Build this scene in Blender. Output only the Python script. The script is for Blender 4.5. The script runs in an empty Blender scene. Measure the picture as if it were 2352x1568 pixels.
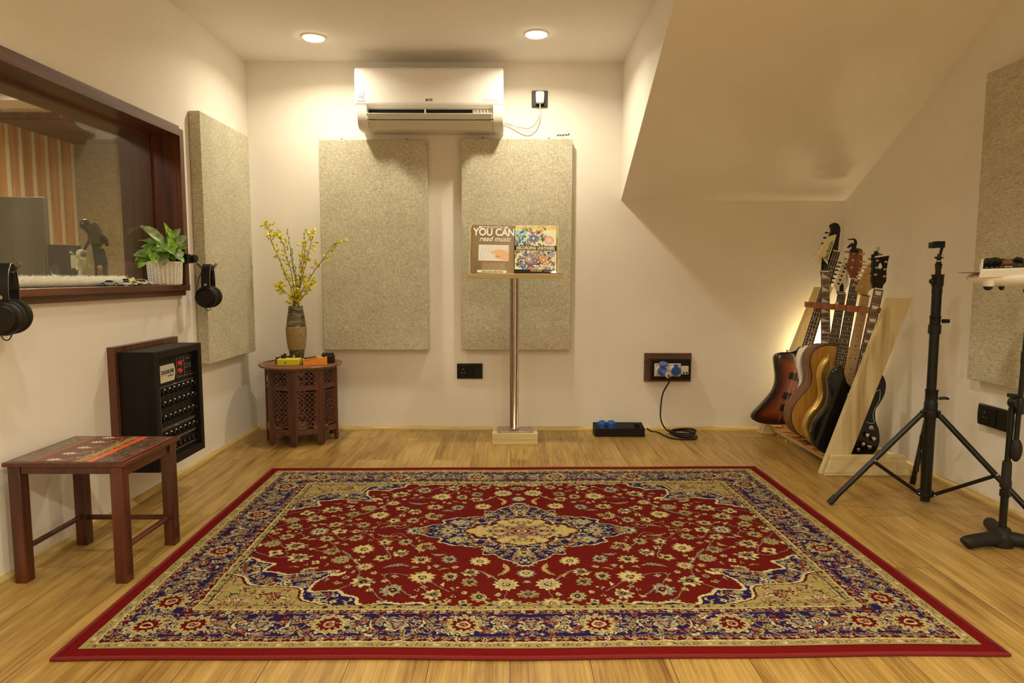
import bpy, math, random
import numpy as np
from mathutils import Matrix, Vector
PI = math.pi
random.seed(7)

# ------------------------------------------------------------------ camera, world, lights, exposure
SC = bpy.context.scene
COL = SC.collection
FPX, PITCH, YAW, ROLL, CAMH = 1551.86, .0957, .0023, .0019, .9059      # pixels of a 2352 wide frame, radians, metres
XL, XS, XR, D, HC, ZS = -1.5046, .6369, 1.9334, 3.9582, 2.1129, 1.3451  # left wall, stair wall, right wall, back wall, ceiling, low end of stair slope
YF = -1.9                                                               # wall behind the camera
SLOPE = .5195                                                           # rise of the stair underside towards the camera

cam_d = bpy.data.cameras.new('camera'); cam = bpy.data.objects.new('camera', cam_d); COL.objects.link(cam)
cam_d.sensor_fit = 'HORIZONTAL'; cam_d.sensor_width = 36.0; cam_d.lens = 36.0*FPX/2352; cam_d.clip_start = .02
cam.matrix_world = (Matrix.Translation((0, 0, CAMH)) @ Matrix.Rotation(-YAW, 4, 'Z') @ Matrix.Rotation(PI/2-PITCH, 4, 'X')
                    @ Matrix.Rotation(ROLL, 4, 'Z'))
SC.camera = cam
SC.view_settings.view_transform = 'Standard'; SC.view_settings.look = 'None'
SC.view_settings.gamma = 1; SC.view_settings.use_curve_mapping = False
SC.view_settings.exposure = 0.53
SC.cycles.max_bounces = 8; SC.cycles.diffuse_bounces = 5; SC.cycles.glossy_bounces = 3; SC.cycles.adaptive_threshold = .02

w = bpy.data.worlds.new('world'); SC.world = w; w.use_nodes = True
w.node_tree.nodes['Background'].inputs[0].default_value = (1, .8, .55, 1)
w.node_tree.nodes['Background'].inputs[1].default_value = .02

WARM = (1.0, .90, .67)
def lamp(name, kind, loc, energy, color=WARM, size=.1, rot=(0, 0, 0), spot=None):
    l = bpy.data.lights.new(name, kind); l.energy = energy; l.color = color
    if kind == 'AREA': l.shape = 'DISK'; l.size = size
    else: l.shadow_soft_size = size
    if spot: l.spot_size, l.spot_blend = spot
    o = bpy.data.objects.new(name, l); COL.objects.link(o); o.location = loc; o.rotation_euler = rot
    return o
DOWNLIGHTS = [(-1.0016, 3.5604), (.1268, 3.5025), (-.75, 1.3), (.42, 1.3), (-.75, -.7), (.42, -.7), (1.4, -.7)]
DL_POWER = [4.2, 5.5, 3.2, 8.5, 8, 24, 26]
DL_SPREAD = [150, 150, 142, 142, 150, 150, 150]
for (x, y), e, sp_ in zip(DOWNLIGHTS, DL_POWER, DL_SPREAD):
    lamp('downlight_beam', 'AREA', (x, y, HC-.012), e, size=.09).data.spread = math.radians(sp_)

# ------------------------------------------------------------------ helpers
def ray(px, py):
    u, v = px-1176, py-784
    c, s = math.cos(ROLL), math.sin(ROLL); u, v = c*u+s*v, -s*u+c*v
    x, y, z = u/FPX, 1.0, -v/FPX
    c, s = math.cos(PITCH), math.sin(PITCH); y, z = c*y+s*z, -s*y+c*z
    c, s = math.cos(YAW), math.sin(YAW); x, y = c*x+s*y, -s*x+c*y
    return x, y, z
def at(px, py, x=None, y=None, z=None):
    d = ray(px, py)
    t = x/d[0] if x is not None else y/d[1] if y is not None else (z-CAMH)/d[2]
    return Vector((d[0]*t, d[1]*t, d[2]*t+CAMH))
def s2l(c):
    c = c/255.0
    return c/12.92 if c <= .04045 else ((c+.055)/1.055)**2.4
def L(r, g, b): return (s2l(r), s2l(g), s2l(b))
def A(r, g, b, k=.72):
    """albedo of a surface seen as sRGB r,g,b under the room's warm lamps"""
    t = (1.0*k, .80*k, .56*k)
    return tuple(min(.88, s2l(c)/q) for c, q in zip((r, g, b), t))

class MB:
    def __init__(s, T=None): s.v = []; s.f = []; s.m = []; s.T = T or Matrix(); s.mi = 0; s.col = None
    def add(s, vs, fs):
        b = len(s.v); T = s.T
        s.v += [tuple(T @ Vector(p)) for p in vs]; s.f += [tuple(b+i for i in f) for f in fs]; s.m += [s.mi]*len(fs)
        return s
    def box(s, a, b):
        x0, y0, z0 = a; x1, y1, z1 = b
        x0, x1 = min(x0, x1), max(x0, x1); y0, y1 = min(y0, y1), max(y0, y1); z0, z1 = min(z0, z1), max(z0, z1)
        return s.add([(x0,y0,z0),(x1,y0,z0),(x1,y1,z0),(x0,y1,z0),(x0,y0,z1),(x1,y0,z1),(x1,y1,z1),(x0,y1,z1)],
                     [(0,3,2,1),(4,5,6,7),(0,1,5,4),(1,2,6,5),(2,3,7,6),(3,0,4,7)])
    def beam(s, a, b, w, h, up=(0, 0, 1)):
        a, b = Vector(a), Vector(b); d = (b-a).normalized(); r = d.cross(Vector(up))
        if r.length < 1e-5: r = d.cross(Vector((1, 0, 0)))
        r.normalize(); u = r.cross(d)
        vs = [p+r*(i*w/2)+u*(j*h/2) for p in (a, b) for i, j in ((-1,-1),(1,-1),(1,1),(-1,1))]
        return s.add(vs, [(0,1,2,3),(7,6,5,4),(0,4,5,1),(1,5,6,2),(2,6,7,3),(3,7,4,0)])
    def tube(s, pts, r, n=12, caps=True, closed=False):
        pts = [Vector(p) for p in pts]; N = len(pts)
        rr = r if isinstance(r, (list, tuple)) else [r]*N
        tan = []
        for i in range(N):
            if closed: t = pts[(i+1) % N]-pts[i-1]
            else: t = pts[min(i+1, N-1)]-pts[max(i-1, 0)]
            tan.append(t.normalized() if t.length > 1e-9 else Vector((0, 0, 1)))
        up = Vector((0, 0, 1)) if abs(tan[0].z) < .9 else Vector((1, 0, 0))
        nrm = (up-tan[0]*up.dot(tan[0])).normalized()
        vs, fs = [], []
        for i in range(N):
            nrm = (nrm-tan[i]*nrm.dot(tan[i]))
            nrm = nrm.normalized() if nrm.length > 1e-6 else tan[i].orthogonal().normalized()
            bi = tan[i].cross(nrm)
            for k in range(n):
                a = 2*PI*k/n; vs.append(pts[i]+(nrm*math.cos(a)+bi*math.sin(a))*rr[i])
        M = N if closed else N-1
        for i in range(M):
            j = (i+1) % N
            for k in range(n): fs.append((i*n+k, i*n+(k+1) % n, j*n+(k+1) % n, j*n+k))
        if caps and not closed:
            fs.append(tuple(range(n-1, -1, -1))); fs.append(tuple((N-1)*n+k for k in range(n)))
        return s.add(vs, fs)
    def cyl(s, a, b, r, n=20): return s.tube([a, b], r, n)
    def lathe(s, prof, n=28, c=(0, 0, 0), ax=(0, 0, 1)):
        ax = Vector(ax).normalized(); e = ax.orthogonal().normalized(); g = ax.cross(e); c = Vector(c)
        vs, fs = [], []
        for r, z in prof:
            for k in range(n):
                a = 2*PI*k/n; vs.append(c+ax*z+(e*math.cos(a)+g*math.sin(a))*max(r, 1e-5))
        for i in range(len(prof)-1):
            for k in range(n): fs.append((i*n+k, i*n+(k+1) % n, (i+1)*n+(k+1) % n, (i+1)*n+k))
        fs.append(tuple(range(n-1, -1, -1))); fs.append(tuple((len(prof)-1)*n+k for k in range(n)))
        return s.add(vs, fs)
    def ball(s, c, r, n=14, m=9):
        r = r if isinstance(r, (tuple, list)) else (r, r, r); c = Vector(c); vs, fs = [], []
        for i in range(m+1):
            th = PI*i/m
            for k in range(n):
                a = 2*PI*k/n; vs.append((c.x+r[0]*math.sin(th)*math.cos(a), c.y+r[1]*math.sin(th)*math.sin(a), c.z+r[2]*math.cos(th)))
        for i in range(m):
            for k in range(n): fs.append((i*n+k, (i+1)*n+k, (i+1)*n+(k+1) % n, i*n+(k+1) % n))
        return s.add(vs, fs)
    def prism(s, poly, z0, z1):
        """outline in local x,y pushed along local z"""
        ar = sum(poly[i-1][0]*poly[i][1]-poly[i][0]*poly[i-1][1] for i in range(len(poly)))
        if ar < 0: poly = poly[::-1]
        n = len(poly)
        vs = [(p[0], p[1], z0) for p in poly]+[(p[0], p[1], z1) for p in poly]
        fs = [tuple(range(n-1, -1, -1)), tuple(range(n, 2*n))]+[(i, (i+1) % n, n+(i+1) % n, n+i) for i in range(n)]
        return s.add(vs, fs)
    def text(s, body, size, T, extrude=.0006, shear=0, bold=0, align='CENTER', sx=1):
        cu = bpy.data.curves.new('t', 'FONT'); cu.body = body; cu.size = size; cu.extrude = extrude; cu.shear = shear
        cu.offset = bold; cu.align_x = align; cu.align_y = 'CENTER'; cu.resolution_u = 6
        o = bpy.data.objects.new('t', cu); COL.objects.link(o)
        dg = bpy.context.evaluated_depsgraph_get(); dg.update()
        me = o.evaluated_get(dg).to_mesh()
        old = s.T; s.T = old @ T @ Matrix.Diagonal((sx, 1, 1, 1))
        s.add([tuple(v.co) for v in me.vertices], [tuple(p.vertices) for p in me.polygons])
        s.T = old
        o.evaluated_get(dg).to_mesh_clear(); bpy.data.objects.remove(o); bpy.data.curves.remove(cu)
        return s

WM = {}
def frame(o, z=(0, 0, 1), x=(1, 0, 0)):
    """matrix with local z along z and local x near x, origin o"""
    z = Vector(z).normalized(); x = Vector(x); x = (x-z*x.dot(z)).normalized(); y = z.cross(x)
    m = Matrix((x, y, z)).transposed().to_4x4(); m.translation = Vector(o); return m
def obj(name, mb, mats, parent=None, smooth=38, bevel=0, seg=2, colors=None):
    """link one mesh object; mb is written in world coordinates"""
    me = bpy.data.meshes.new(name)
    inv = WM[parent.name].inverted() if parent else None
    vs = [tuple(inv @ Vector(p)) for p in mb.v] if inv else mb.v
    me.from_pydata(vs, [], mb.f)
    if not isinstance(mats, (list, tuple)): mats = [mats]
    for m in mats: me.materials.append(m)
    if len(mats) > 1: me.polygons.foreach_set('material_index', mb.m)
    if colors is not None:
        ca = me.color_attributes.new('paint', 'FLOAT_COLOR', 'POINT')
        ca.data.foreach_set('color', np.concatenate([np.asarray(colors, dtype=np.float32), np.ones((len(colors), 1), np.float32)], 1).ravel())
    if smooth:
        me.shade_smooth(); me.set_sharp_from_angle(angle=math.radians(smooth))
    me.update()
    o = bpy.data.objects.new(name, me); COL.objects.link(o)
    if bevel:
        b = o.modifiers.new('bevel', 'BEVEL'); b.width = bevel; b.segments = seg; b.limit_method = 'ANGLE'; b.angle_limit = math.radians(40)
    if parent: o.parent = parent; WM[o.name] = WM[parent.name]
    else: WM[o.name] = Matrix()
    return o
def tag(o, label, cat, group=None, kind=None):
    o['label'] = label; o['category'] = cat
    if group: o['group'] = group
    if kind: o['kind'] = kind
    return o
def thing(name, label, cat, loc, group=None):
    o = bpy.data.objects.new(name, None); COL.objects.link(o); o.location = loc; o.empty_display_size = .05
    WM[o.name] = Matrix.Translation(Vector(loc)); return tag(o, label, cat, group)
def struct(name, mb, m, parent=None, **k):
    o = obj(name, mb, m, parent, **k)
    if not parent: o['kind'] = 'structure'
    return o
def kids(o): return [c for c in bpy.data.objects if c.parent == o]
def copy_thing(o, delta, label=None, name=None):
    c = o.copy(); COL.objects.link(c); c.location = o.location+Vector(delta)
    if label: c['label'] = label
    for k in kids(o):
        a = k.copy(); COL.objects.link(a); a.parent = c
        for g in kids(k):
            b = g.copy(); COL.objects.link(b); b.parent = a
    return c
def smooth_loop(pts, n=6, closed=True):
    P = [Vector(p) for p in pts]; N = len(P); out = []
    rng = range(N) if closed else range(N-1)
    for i in rng:
        p0 = P[(i-1) % N] if closed else P[max(i-1, 0)]; p1 = P[i]; p2 = P[(i+1) % N]
        p3 = P[(i+2) % N] if closed else P[min(i+2, N-1)]
        for k in range(n):
            t = k/n
            out.append(.5*((2*p1)+(-p0+p2)*t+(2*p0-5*p1+4*p2-p3)*t*t+(-p0+3*p1-3*p2+p3)*t**3))
    if not closed: out.append(P[-1])
    return out

# ------------------------------------------------------------------ materials
def nodes(name):
    m = bpy.data.materials.new(name); m.use_nodes = True; nt = m.node_tree; b = nt.nodes['Principled BSDF']
    return m, nt, b
def N(nt, t, **kw):
    n = nt.nodes.new(t)
    for k, v in kw.items():
        if k.startswith('i_'): n.inputs[k[2:].replace('_', ' ')].default_value = v
        else: setattr(n, k, v)
    return n
def rgba(c): return (c[0], c[1], c[2], 1)
def coords(nt, scale=(1, 1, 1), rot=(0, 0, 0)):
    tc = N(nt, 'ShaderNodeTexCoord'); mp = N(nt, 'ShaderNodeMapping')
    mp.inputs['Scale'].default_value = scale; mp.inputs['Rotation'].default_value = rot
    nt.links.new(tc.outputs['Object'], mp.inputs['Vector']); return mp.outputs['Vector']
def ramp(nt, fac, stops):
    r = N(nt, 'ShaderNodeValToRGB'); e = r.color_ramp.elements
    while len(e) < len(stops): e.new(.5)
    for q, (p, c) in zip(e, stops): q.position = p; q.color = rgba(c)
    nt.links.new(fac, r.inputs[0]); return r.outputs['Color']
def bump(nt, b, h, strength, dist=.002):
    n = N(nt, 'ShaderNodeBump', i_Strength=strength, i_Distance=dist); nt.links.new(h, n.inputs['Height']); nt.links.new(n.outputs[0], b.inputs['Normal'])
def mat(name, c, rough=.5, metal=0, coat=0, var=.08, scale=30, bmp=0, spec=.5):
    """plain material with a faint procedural mottling"""
    m, nt, b = nodes(name); v = coords(nt)
    n = N(nt, 'ShaderNodeTexNoise', i_Scale=scale, i_Detail=3.0); nt.links.new(v, n.inputs['Vector'])
    col = ramp(nt, n.outputs['Fac'], [(.3, tuple(x*(1-var) for x in c)), (.7, tuple(min(1, x*(1+var)) for x in c))])
    nt.links.new(col, b.inputs['Base Color']); b.inputs['Roughness'].default_value = rough; b.inputs['Metallic'].default_value = metal
    b.inputs['Coat Weight'].default_value = coat; b.inputs['Coat Roughness'].default_value = .06; b.inputs['Specular IOR Level'].default_value = spec
    if bmp: bump(nt, b, n.outputs['Fac'], bmp)
    return m
def wood(name, c1, c2, axis=2, scale=1.0, rough=.45, coat=0, bmp=.15, c3=None):
    m, nt, b = nodes(name); sc = [38*scale]*3; sc[axis] = 2.2*scale
    v = coords(nt, sc); n = N(nt, 'ShaderNodeTexNoise', i_Scale=1.0, i_Detail=6.0, i_Distortion=.6); nt.links.new(v, n.inputs['Vector'])
    sc2 = [5*scale]*3; sc2[axis] = .7*scale
    v2 = coords(nt, sc2); n2 = N(nt, 'ShaderNodeTexNoise', i_Scale=1.0, i_Detail=2.0, i_Distortion=1.2); nt.links.new(v2, n2.inputs['Vector'])
    mx = N(nt, 'ShaderNodeMath', operation='MULTIPLY_ADD'); nt.links.new(n.outputs['Fac'], mx.inputs[0]); mx.inputs[1].default_value = .55
    m2 = N(nt, 'ShaderNodeMath', operation='MULTIPLY'); nt.links.new(n2.outputs['Fac'], m2.inputs[0]); m2.inputs[1].default_value = .45
    nt.links.new(m2.outputs[0], mx.inputs[2])
    st = [(.35, c1), (.62, c2)] if c3 is None else [(.33, c1), (.5, c2), (.66, c3)]
    nt.links.new(ramp(nt, mx.outputs[0], st), b.inputs['Base Color'])
    b.inputs['Roughness'].default_value = rough; b.inputs['Coat Weight'].default_value = coat; b.inputs['Coat Roughness'].default_value = .08
    if bmp: bump(nt, b, n.outputs['Fac'], bmp, .001)
    return m
def weave(name, c1, c2, scale=420, flat=(1, 1, 1)):
    """coarse woven cloth: two crossed stretched noises"""
    m, nt, b = nodes(name)
    fac = []
    for sc in ((scale*.12, scale*.12, scale), (scale, scale, scale*.12)):
        v = coords(nt, sc); n = N(nt, 'ShaderNodeTexNoise', i_Scale=1.0, i_Detail=3.0, i_Roughness=.6); nt.links.new(v, n.inputs['Vector']); fac.append(n.outputs['Fac'])
    ad = N(nt, 'ShaderNodeMath', operation='ADD'); nt.links.new(fac[0], ad.inputs[0]); nt.links.new(fac[1], ad.inputs[1])
    hf = N(nt, 'ShaderNodeMath', operation='MULTIPLY'); nt.links.new(ad.outputs[0], hf.inputs[0]); hf.inputs[1].default_value = .5
    v = coords(nt, (6, 6, 6)); n = N(nt, 'ShaderNodeTexNoise', i_Scale=1.0, i_Detail=4.0); nt.links.new(v, n.inputs['Vector'])
    mm = N(nt, 'ShaderNodeMath', operation='MULTIPLY_ADD'); nt.links.new(n.outputs['Fac'], mm.inputs[0]); mm.inputs[1].default_value = .12; nt.links.new(hf.outputs[0], mm.inputs[2])
    nt.links.new(ramp(nt, mm.outputs[0], [(.42, c1), (.68, c2)]), b.inputs['Base Color'])
    b.inputs['Roughness'].default_value = .95; b.inputs['Specular IOR Level'].default_value = .1
    bump(nt, b, hf.outputs[0], .5, .002); return m
def attr_mat(name, rough=.9, bmp=0, bscale=900, coat=0, spec=.3, sheen=0):
    """colour comes from a pattern computed by this script and stored per vertex"""
    m, nt, b = nodes(name); a = N(nt, 'ShaderNodeAttribute', attribute_name='paint')
    n = N(nt, 'ShaderNodeTexNoise', i_Scale=float(bscale), i_Detail=2.0); nt.links.new(coords(nt), n.inputs['Vector'])
    mx = N(nt, 'ShaderNodeMixRGB', blend_type='MULTIPLY'); mx.inputs[0].default_value = .35 if bmp else .0
    nt.links.new(a.outputs['Color'], mx.inputs[1]); nt.links.new(ramp(nt, n.outputs['Fac'], [(.3, (.62, .62, .62)), (.6, (1, 1, 1))]), mx.inputs[2])
    nt.links.new(mx.outputs[0], b.inputs['Base Color'])
    b.inputs['Roughness'].default_value = rough; b.inputs['Coat Weight'].default_value = coat; b.inputs['Specular IOR Level'].default_value = spec
    b.inputs['Sheen Weight'].default_value = sheen
    if bmp: bump(nt, b, n.outputs['Fac'], bmp, .003)
    return m
def emit(name, c, s):
    m, nt, b = nodes(name); b.inputs['Base Color'].default_value = rgba(c); b.inputs['Emission Color'].default_value = rgba(c)
    b.inputs['Emission Strength'].default_value = s; return m

M = {}
M['wall'] = mat('cream_wall_paint', (.86, .825, .765), .75, var=.025, scale=3, bmp=.03, spec=.25)
M['ceil'] = mat('ceiling_paint', (.86, .825, .77), .8, var=.02, scale=3, spec=.2)
M['black'] = mat('black_plastic', (.007, .007, .006), .42, var=.1, spec=.35)
M['blackm'] = mat('black_painted_metal', (.008, .008, .007), .33, var=.1, spec=.35)
M['blacksat'] = mat('satin_black_case', (.008, .006, .005), .5, var=.06, spec=.25)
M['rubber'] = mat('dark_rubber', (.013, .011, .010), .6, var=.12, bmp=.05, spec=.35)
M['white'] = mat('white_plastic', (.82, .80, .77), .3, var=.02)
M['white2'] = mat('offwhite_plastic', (.70, .66, .58), .4, var=.03)
M['chrome'] = mat('chrome', (.78, .74, .70), .12, metal=1, var=.05)
M['steel'] = mat('brushed_steel', (.55, .50, .45), .32, metal=1, var=.15, scale=60)
M['dark'] = mat('dark_void', (.004, .005, .005), .8)
M['blue'] = mat('blue_plastic', L(18, 82, 168), .4, var=.05)
M['blue2'] = mat('pale_blue_plastic', L(78, 104, 178), .4, var=.05)
M['frame'] = wood('reddish_window_wood', A(46, 20, 9, .85), A(108, 56, 30, .85), 2, .8, .38, coat=.15)
M['frameh'] = wood('reddish_window_wood_lengthwise', A(46, 20, 9, .85), A(108, 56, 30, .85), 1, .8, .38, coat=.15)
M['stool'] = wood('red_brown_stool_wood', A(36, 14, 6, .85), A(96, 36, 16, .95), 2, 1, .35, coat=.2)
M['stoolh'] = wood('red_brown_stool_rail', A(36, 14, 6, .85), A(100, 36, 16, .95), 1, 1, .35, coat=.2)
M['carved'] = wood('carved_rosewood', A(46, 20, 10, .9), A(104, 50, 28, 1.0), 2, 1.2, .42, coat=.1)
M['top'] = wood('carved_table_top', A(88, 48, 22, .9), A(148, 92, 48, .9), 0, 1.4, .4, coat=.15)
M['pine'] = wood('pale_pine', A(166, 128, 72, .95), A(212, 178, 116, .95), 2, .8, .5, c3=A(198, 160, 98, .95))
M['pineh'] = wood('pale_pine_lengthwise', A(166, 128, 72, .95), A(212, 178, 116, .95), 0, .8, .5, c3=A(198, 160, 98, .95))
M['bead'] = wood('bamboo_skirting', A(150, 112, 52, .75), A(196, 158, 88, .75), 0, 2, .45)
M['beady'] = wood('bamboo_skirting_side', A(140, 104, 48, .7), A(186, 148, 80, .7), 1, 2, .45)
M['panel'] = weave('greige_panel_cloth', A(130, 112, 78, .68), A(187, 166, 127, .68))
M['leather'] = mat('brown_leather', A(124, 66, 26, .6), .5, var=.15, bmp=.1)

# floor: long oak laminate boards running away from the camera
def floor_mat():
    m, nt, b = nodes('oak_laminate'); tc = N(nt, 'ShaderNodeTexCoord'); sp = N(nt, 'ShaderNodeSeparateXYZ'); cb = N(nt, 'ShaderNodeCombineXYZ')
    nt.links.new(tc.outputs['Object'], sp.inputs[0]); nt.links.new(sp.outputs['Y'], cb.inputs['X']); nt.links.new(sp.outputs['X'], cb.inputs['Y'])
    br = N(nt, 'ShaderNodeTexBrick', offset=.37, offset_frequency=2, i_Scale=1.0, i_Mortar_Size=.0009, i_Brick_Width=1.25, i_Row_Height=.19, i_Bias=0.0)
    br.inputs['Color1'].default_value = (0, 0, 0, 1); br.inputs['Color2'].default_value = (1, 1, 1, 1); br.inputs['Mortar'].default_value = (.5, .5, .5, 1)
    nt.links.new(cb.outputs[0], br.inputs['Vector'])
    # grain, shifted per board
    ofs = N(nt, 'ShaderNodeVectorMath', operation='MULTIPLY_ADD'); nt.links.new(br.outputs['Color'], ofs.inputs[0]); ofs.inputs[1].default_value = (7.3, 3.1, 5.7); nt.links.new(tc.outputs['Object'], ofs.inputs[2])
    def noise(sc, det, dist, rough=.55):
        mp = N(nt, 'ShaderNodeMapping'); mp.inputs['Scale'].default_value = sc; nt.links.new(ofs.outputs[0], mp.inputs['Vector'])
        n = N(nt, 'ShaderNodeTexNoise', i_Scale=1.0, i_Detail=det, i_Distortion=dist, i_Roughness=rough); nt.links.new(mp.outputs[0], n.inputs['Vector']); return n.outputs['Fac']
    g1 = noise((130, 4.0, 1), 7.0, .7, .65); g2 = noise((14, 1.5, 1), 4.0, 1.6); g3 = noise((5, 1.6, 1), 2.0, .8)
    def mul(a, k, add=None):
        n = N(nt, 'ShaderNodeMath', operation='MULTIPLY_ADD'); nt.links.new(a, n.inputs[0]); n.inputs[1].default_value = k
        if add is None: n.inputs[2].default_value = 0
        else: nt.links.new(add, n.inputs[2])
        return n.outputs[0]
    f = mul(g3, .24, mul(g2, .32, mul(g1, .44)))
    rv = N(nt, 'ShaderNodeSeparateColor'); nt.links.new(br.outputs['Color'], rv.inputs[0])
    f = mul(rv.outputs[0], .07, f)
    k = 1.08
    col = ramp(nt, f, [(.34, A(100, 60, 18, k)), (.46, A(148, 103, 42, k)), (.56, A(176, 129, 58, k)), (.68, A(200, 152, 80, k))])
    mx = N(nt, 'ShaderNodeMixRGB', blend_type='MIX'); nt.links.new(br.outputs['Fac'], mx.inputs[0]); nt.links.new(col, mx.inputs[1]); mx.inputs[2].default_value = rgba(A(70, 44, 16, k))
    nt.links.new(mx.outputs[0], b.inputs['Base Color']); b.inputs['Roughness'].default_value = .38; b.inputs['Specular IOR Level'].default_value = .45
    iv = N(nt, 'ShaderNodeMath', operation='SUBTRACT'); iv.inputs[0].default_value = 1; nt.links.new(br.outputs['Fac'], iv.inputs[1])
    bump(nt, b, mul(g1, .15, iv.outputs[0]), .25, .0015)
    return m
M['floor'] = floor_mat()

# ------------------------------------------------------------------ the room
T_ = .12
W0, W1, WZ0, WZ1 = .95, 3.062, .866, 1.524       # window opening: y range and z range
struct('floor', MB().box((XL-T_, YF, -.1), (XR+T_, D+T_, 0)), M['floor'], smooth=0)
struct('ceiling', MB().box((XL-T_, YF-.1, HC), (XS, D+T_, HC+.1)).box((XS, YF-.1, HC), (XR+T_, 2.6, HC+.1)), M['ceil'], smooth=0)
struct('wall_back', MB().box((XL-T_, D, -.1), (XR+T_, D+T_, HC+.1)), M['wall'], smooth=0)
struct('wall_right', MB().box((XR, YF, -.1), (XR+T_, D, HC+.1)), M['wall'], smooth=0)
struct('wall_front', MB().box((XL-T_, YF-T_, -.1), (XR+T_, YF, HC+.1)), mat('brown_rear_wall', (.30, .20, .13), .8), smooth=0)
struct('wall_left', MB().box((XL-T_, YF, -.1), (XL, W0, HC+.1)).box((XL-T_, W1, -.1), (XL, D, HC+.1)).box((XL-T_, W0, -.1), (XL, W1, WZ0-.02)).box((XL-T_, W0, WZ1), (XL, W1, HC+.1)), M['wall'], smooth=0)
ytop = D-(HC-ZS)/SLOPE
sl = MB(Matrix(((0, 0, 1, 0), (1, 0, 0, 0), (0, 1, 0, 0), (0, 0, 0, 1))))   # local x,y,z -> world y,z,x
sl.prism([(D, ZS), (ytop, HC), (ytop, HC+.1), (D, HC+.1)], XS, XR)
o = struct('wall_stair', sl, M['wall'], smooth=0); o['label'] = 'sloping cream underside and side of the stairs'
def quarter(p, r, a0=0):  # skirting bead profile
    return [(0, 0), (r, 0)]+[(r*math.cos(t), r*math.sin(t)) for t in [i*PI/2/6 for i in range(1, 7)]]
bb = MB(Matrix(((0, 0, 1, 0), (-1, 0, 0, D), (0, 1, 0, 0), (0, 0, 0, 1)))); bb.prism(quarter(0, .020), XL, XR)
struct('baseboard_back', bb, M['bead'])
bl = MB(Matrix(((1, 0, 0, XL), (0, 0, -1, 0), (0, 1, 0, 0), (0, 0, 0, 1)))); bl.prism(quarter(0, .022), -(D-.02), -YF)
struct('baseboard_left', bl, M['beady'])
br_ = MB(Matrix(((-1, 0, 0, XR), (0, 0, 1, 0), (0, 1, 0, 0), (0, 0, 0, 1)))); br_.prism(quarter(0, .022), YF, D-.02)
struct('baseboard_right', br_, M['beady'])

# window with its thick wooden frame
win = struct('window_1', MB().box((-1.6, W0, WZ0-.02), (-1.735, W0-.02, WZ1+.02)), M['frame'], smooth=0)
win['label'] = 'reddish brown wooden frame of the control room window'
WG = -1.604
fr = MB()
fr.box((XL-.001, W1+.002, WZ0-.046), (-1.487, W1+.046, WZ1+.0008)).box((-1.4875, W1, WZ0-.026), (-1.4646, W1+.036, WZ1-.0022))   # right casing, stepped
fr.box((-1.735, W1-.0015, WZ0+.0005), (-1.4870, W1+.016, WZ1-.0018))
fr.box((WG-.012, W1-.012, WZ0), (WG+.012, W1, WZ1))
obj('window_jamb', fr, M['frame'], win, smooth=0)
fh = MB()
fh.box((XL-.001, W0, WZ1+.001), (-1.487, W1+.046, WZ1+.050)).box((-1.4875, W0, WZ1-.002), (-1.4646, W1+.036, WZ1+.030))
fh.box((-1.735, W0, WZ1-.0015), (-1.4870, W1+.001, WZ1+.016)).box((WG-.012, W0, WZ1-.012), (WG+.012, W1, WZ1))
obj('window_head', fh, M['frameh'], win, smooth=0)
fs = MB()
fs.box((-1.735, W0, WZ0-.024), (-1.4640, W1+.040, WZ0)).box((-1.965, W0, WZ0-.024), (-1.7351, 3.36, WZ0)).box((XL-.01, W0, WZ0-.048), (-1.482, W1+.030, WZ0-.0235))
obj('window_sill', fs, M['frameh'], win, smooth=0, bevel=.0015)
def glass_mat():
    m, nt, b = nodes('window_glass'); nt.nodes.remove(b); out = nt.nodes['Material Output']
    tr = N(nt, 'ShaderNodeBsdfTransparent'); tr.inputs[0].default_value = (.93, .94, .92, 1)
    gl = N(nt, 'ShaderNodeBsdfGlossy', i_Roughness=.01); df = N(nt, 'ShaderNodeBsdfDiffuse'); df.inputs[0].default_value = (.8, .76, .66, 1)
    lw_ = N(nt, 'ShaderNodeLayerWeight', i_Blend=.5); pw = N(nt, 'ShaderNodeMath', operation='POWER'); nt.links.new(lw_.outputs['Facing'], pw.inputs[0]); pw.inputs[1].default_value = 5
    fr = N(nt, 'ShaderNodeMath', operation='MULTIPLY_ADD'); nt.links.new(pw.outputs[0], fr.inputs[0]); fr.inputs[1].default_value = .9; fr.inputs[2].default_value = .03
    a = N(nt, 'ShaderNodeMixShader'); c = N(nt, 'ShaderNodeMixShader'); c.inputs[0].default_value = .035
    nt.links.new(fr.outputs[0], a.inputs[0]); nt.links.new(tr.outputs[0], a.inputs[1]); nt.links.new(gl.outputs[0], a.inputs[2])
    nt.links.new(a.outputs[0], c.inputs[1]); nt.links.new(df.outputs[0], c.inputs[2]); nt.links.new(c.outputs[0], out.inputs[0]); return m
M['glass'] = glass_mat()
obj('pane', MB().box((WG-.003, W0, WZ0), (WG+.003, W1-.012, WZ1-.012)), M['glass'], win, smooth=0)

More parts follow.
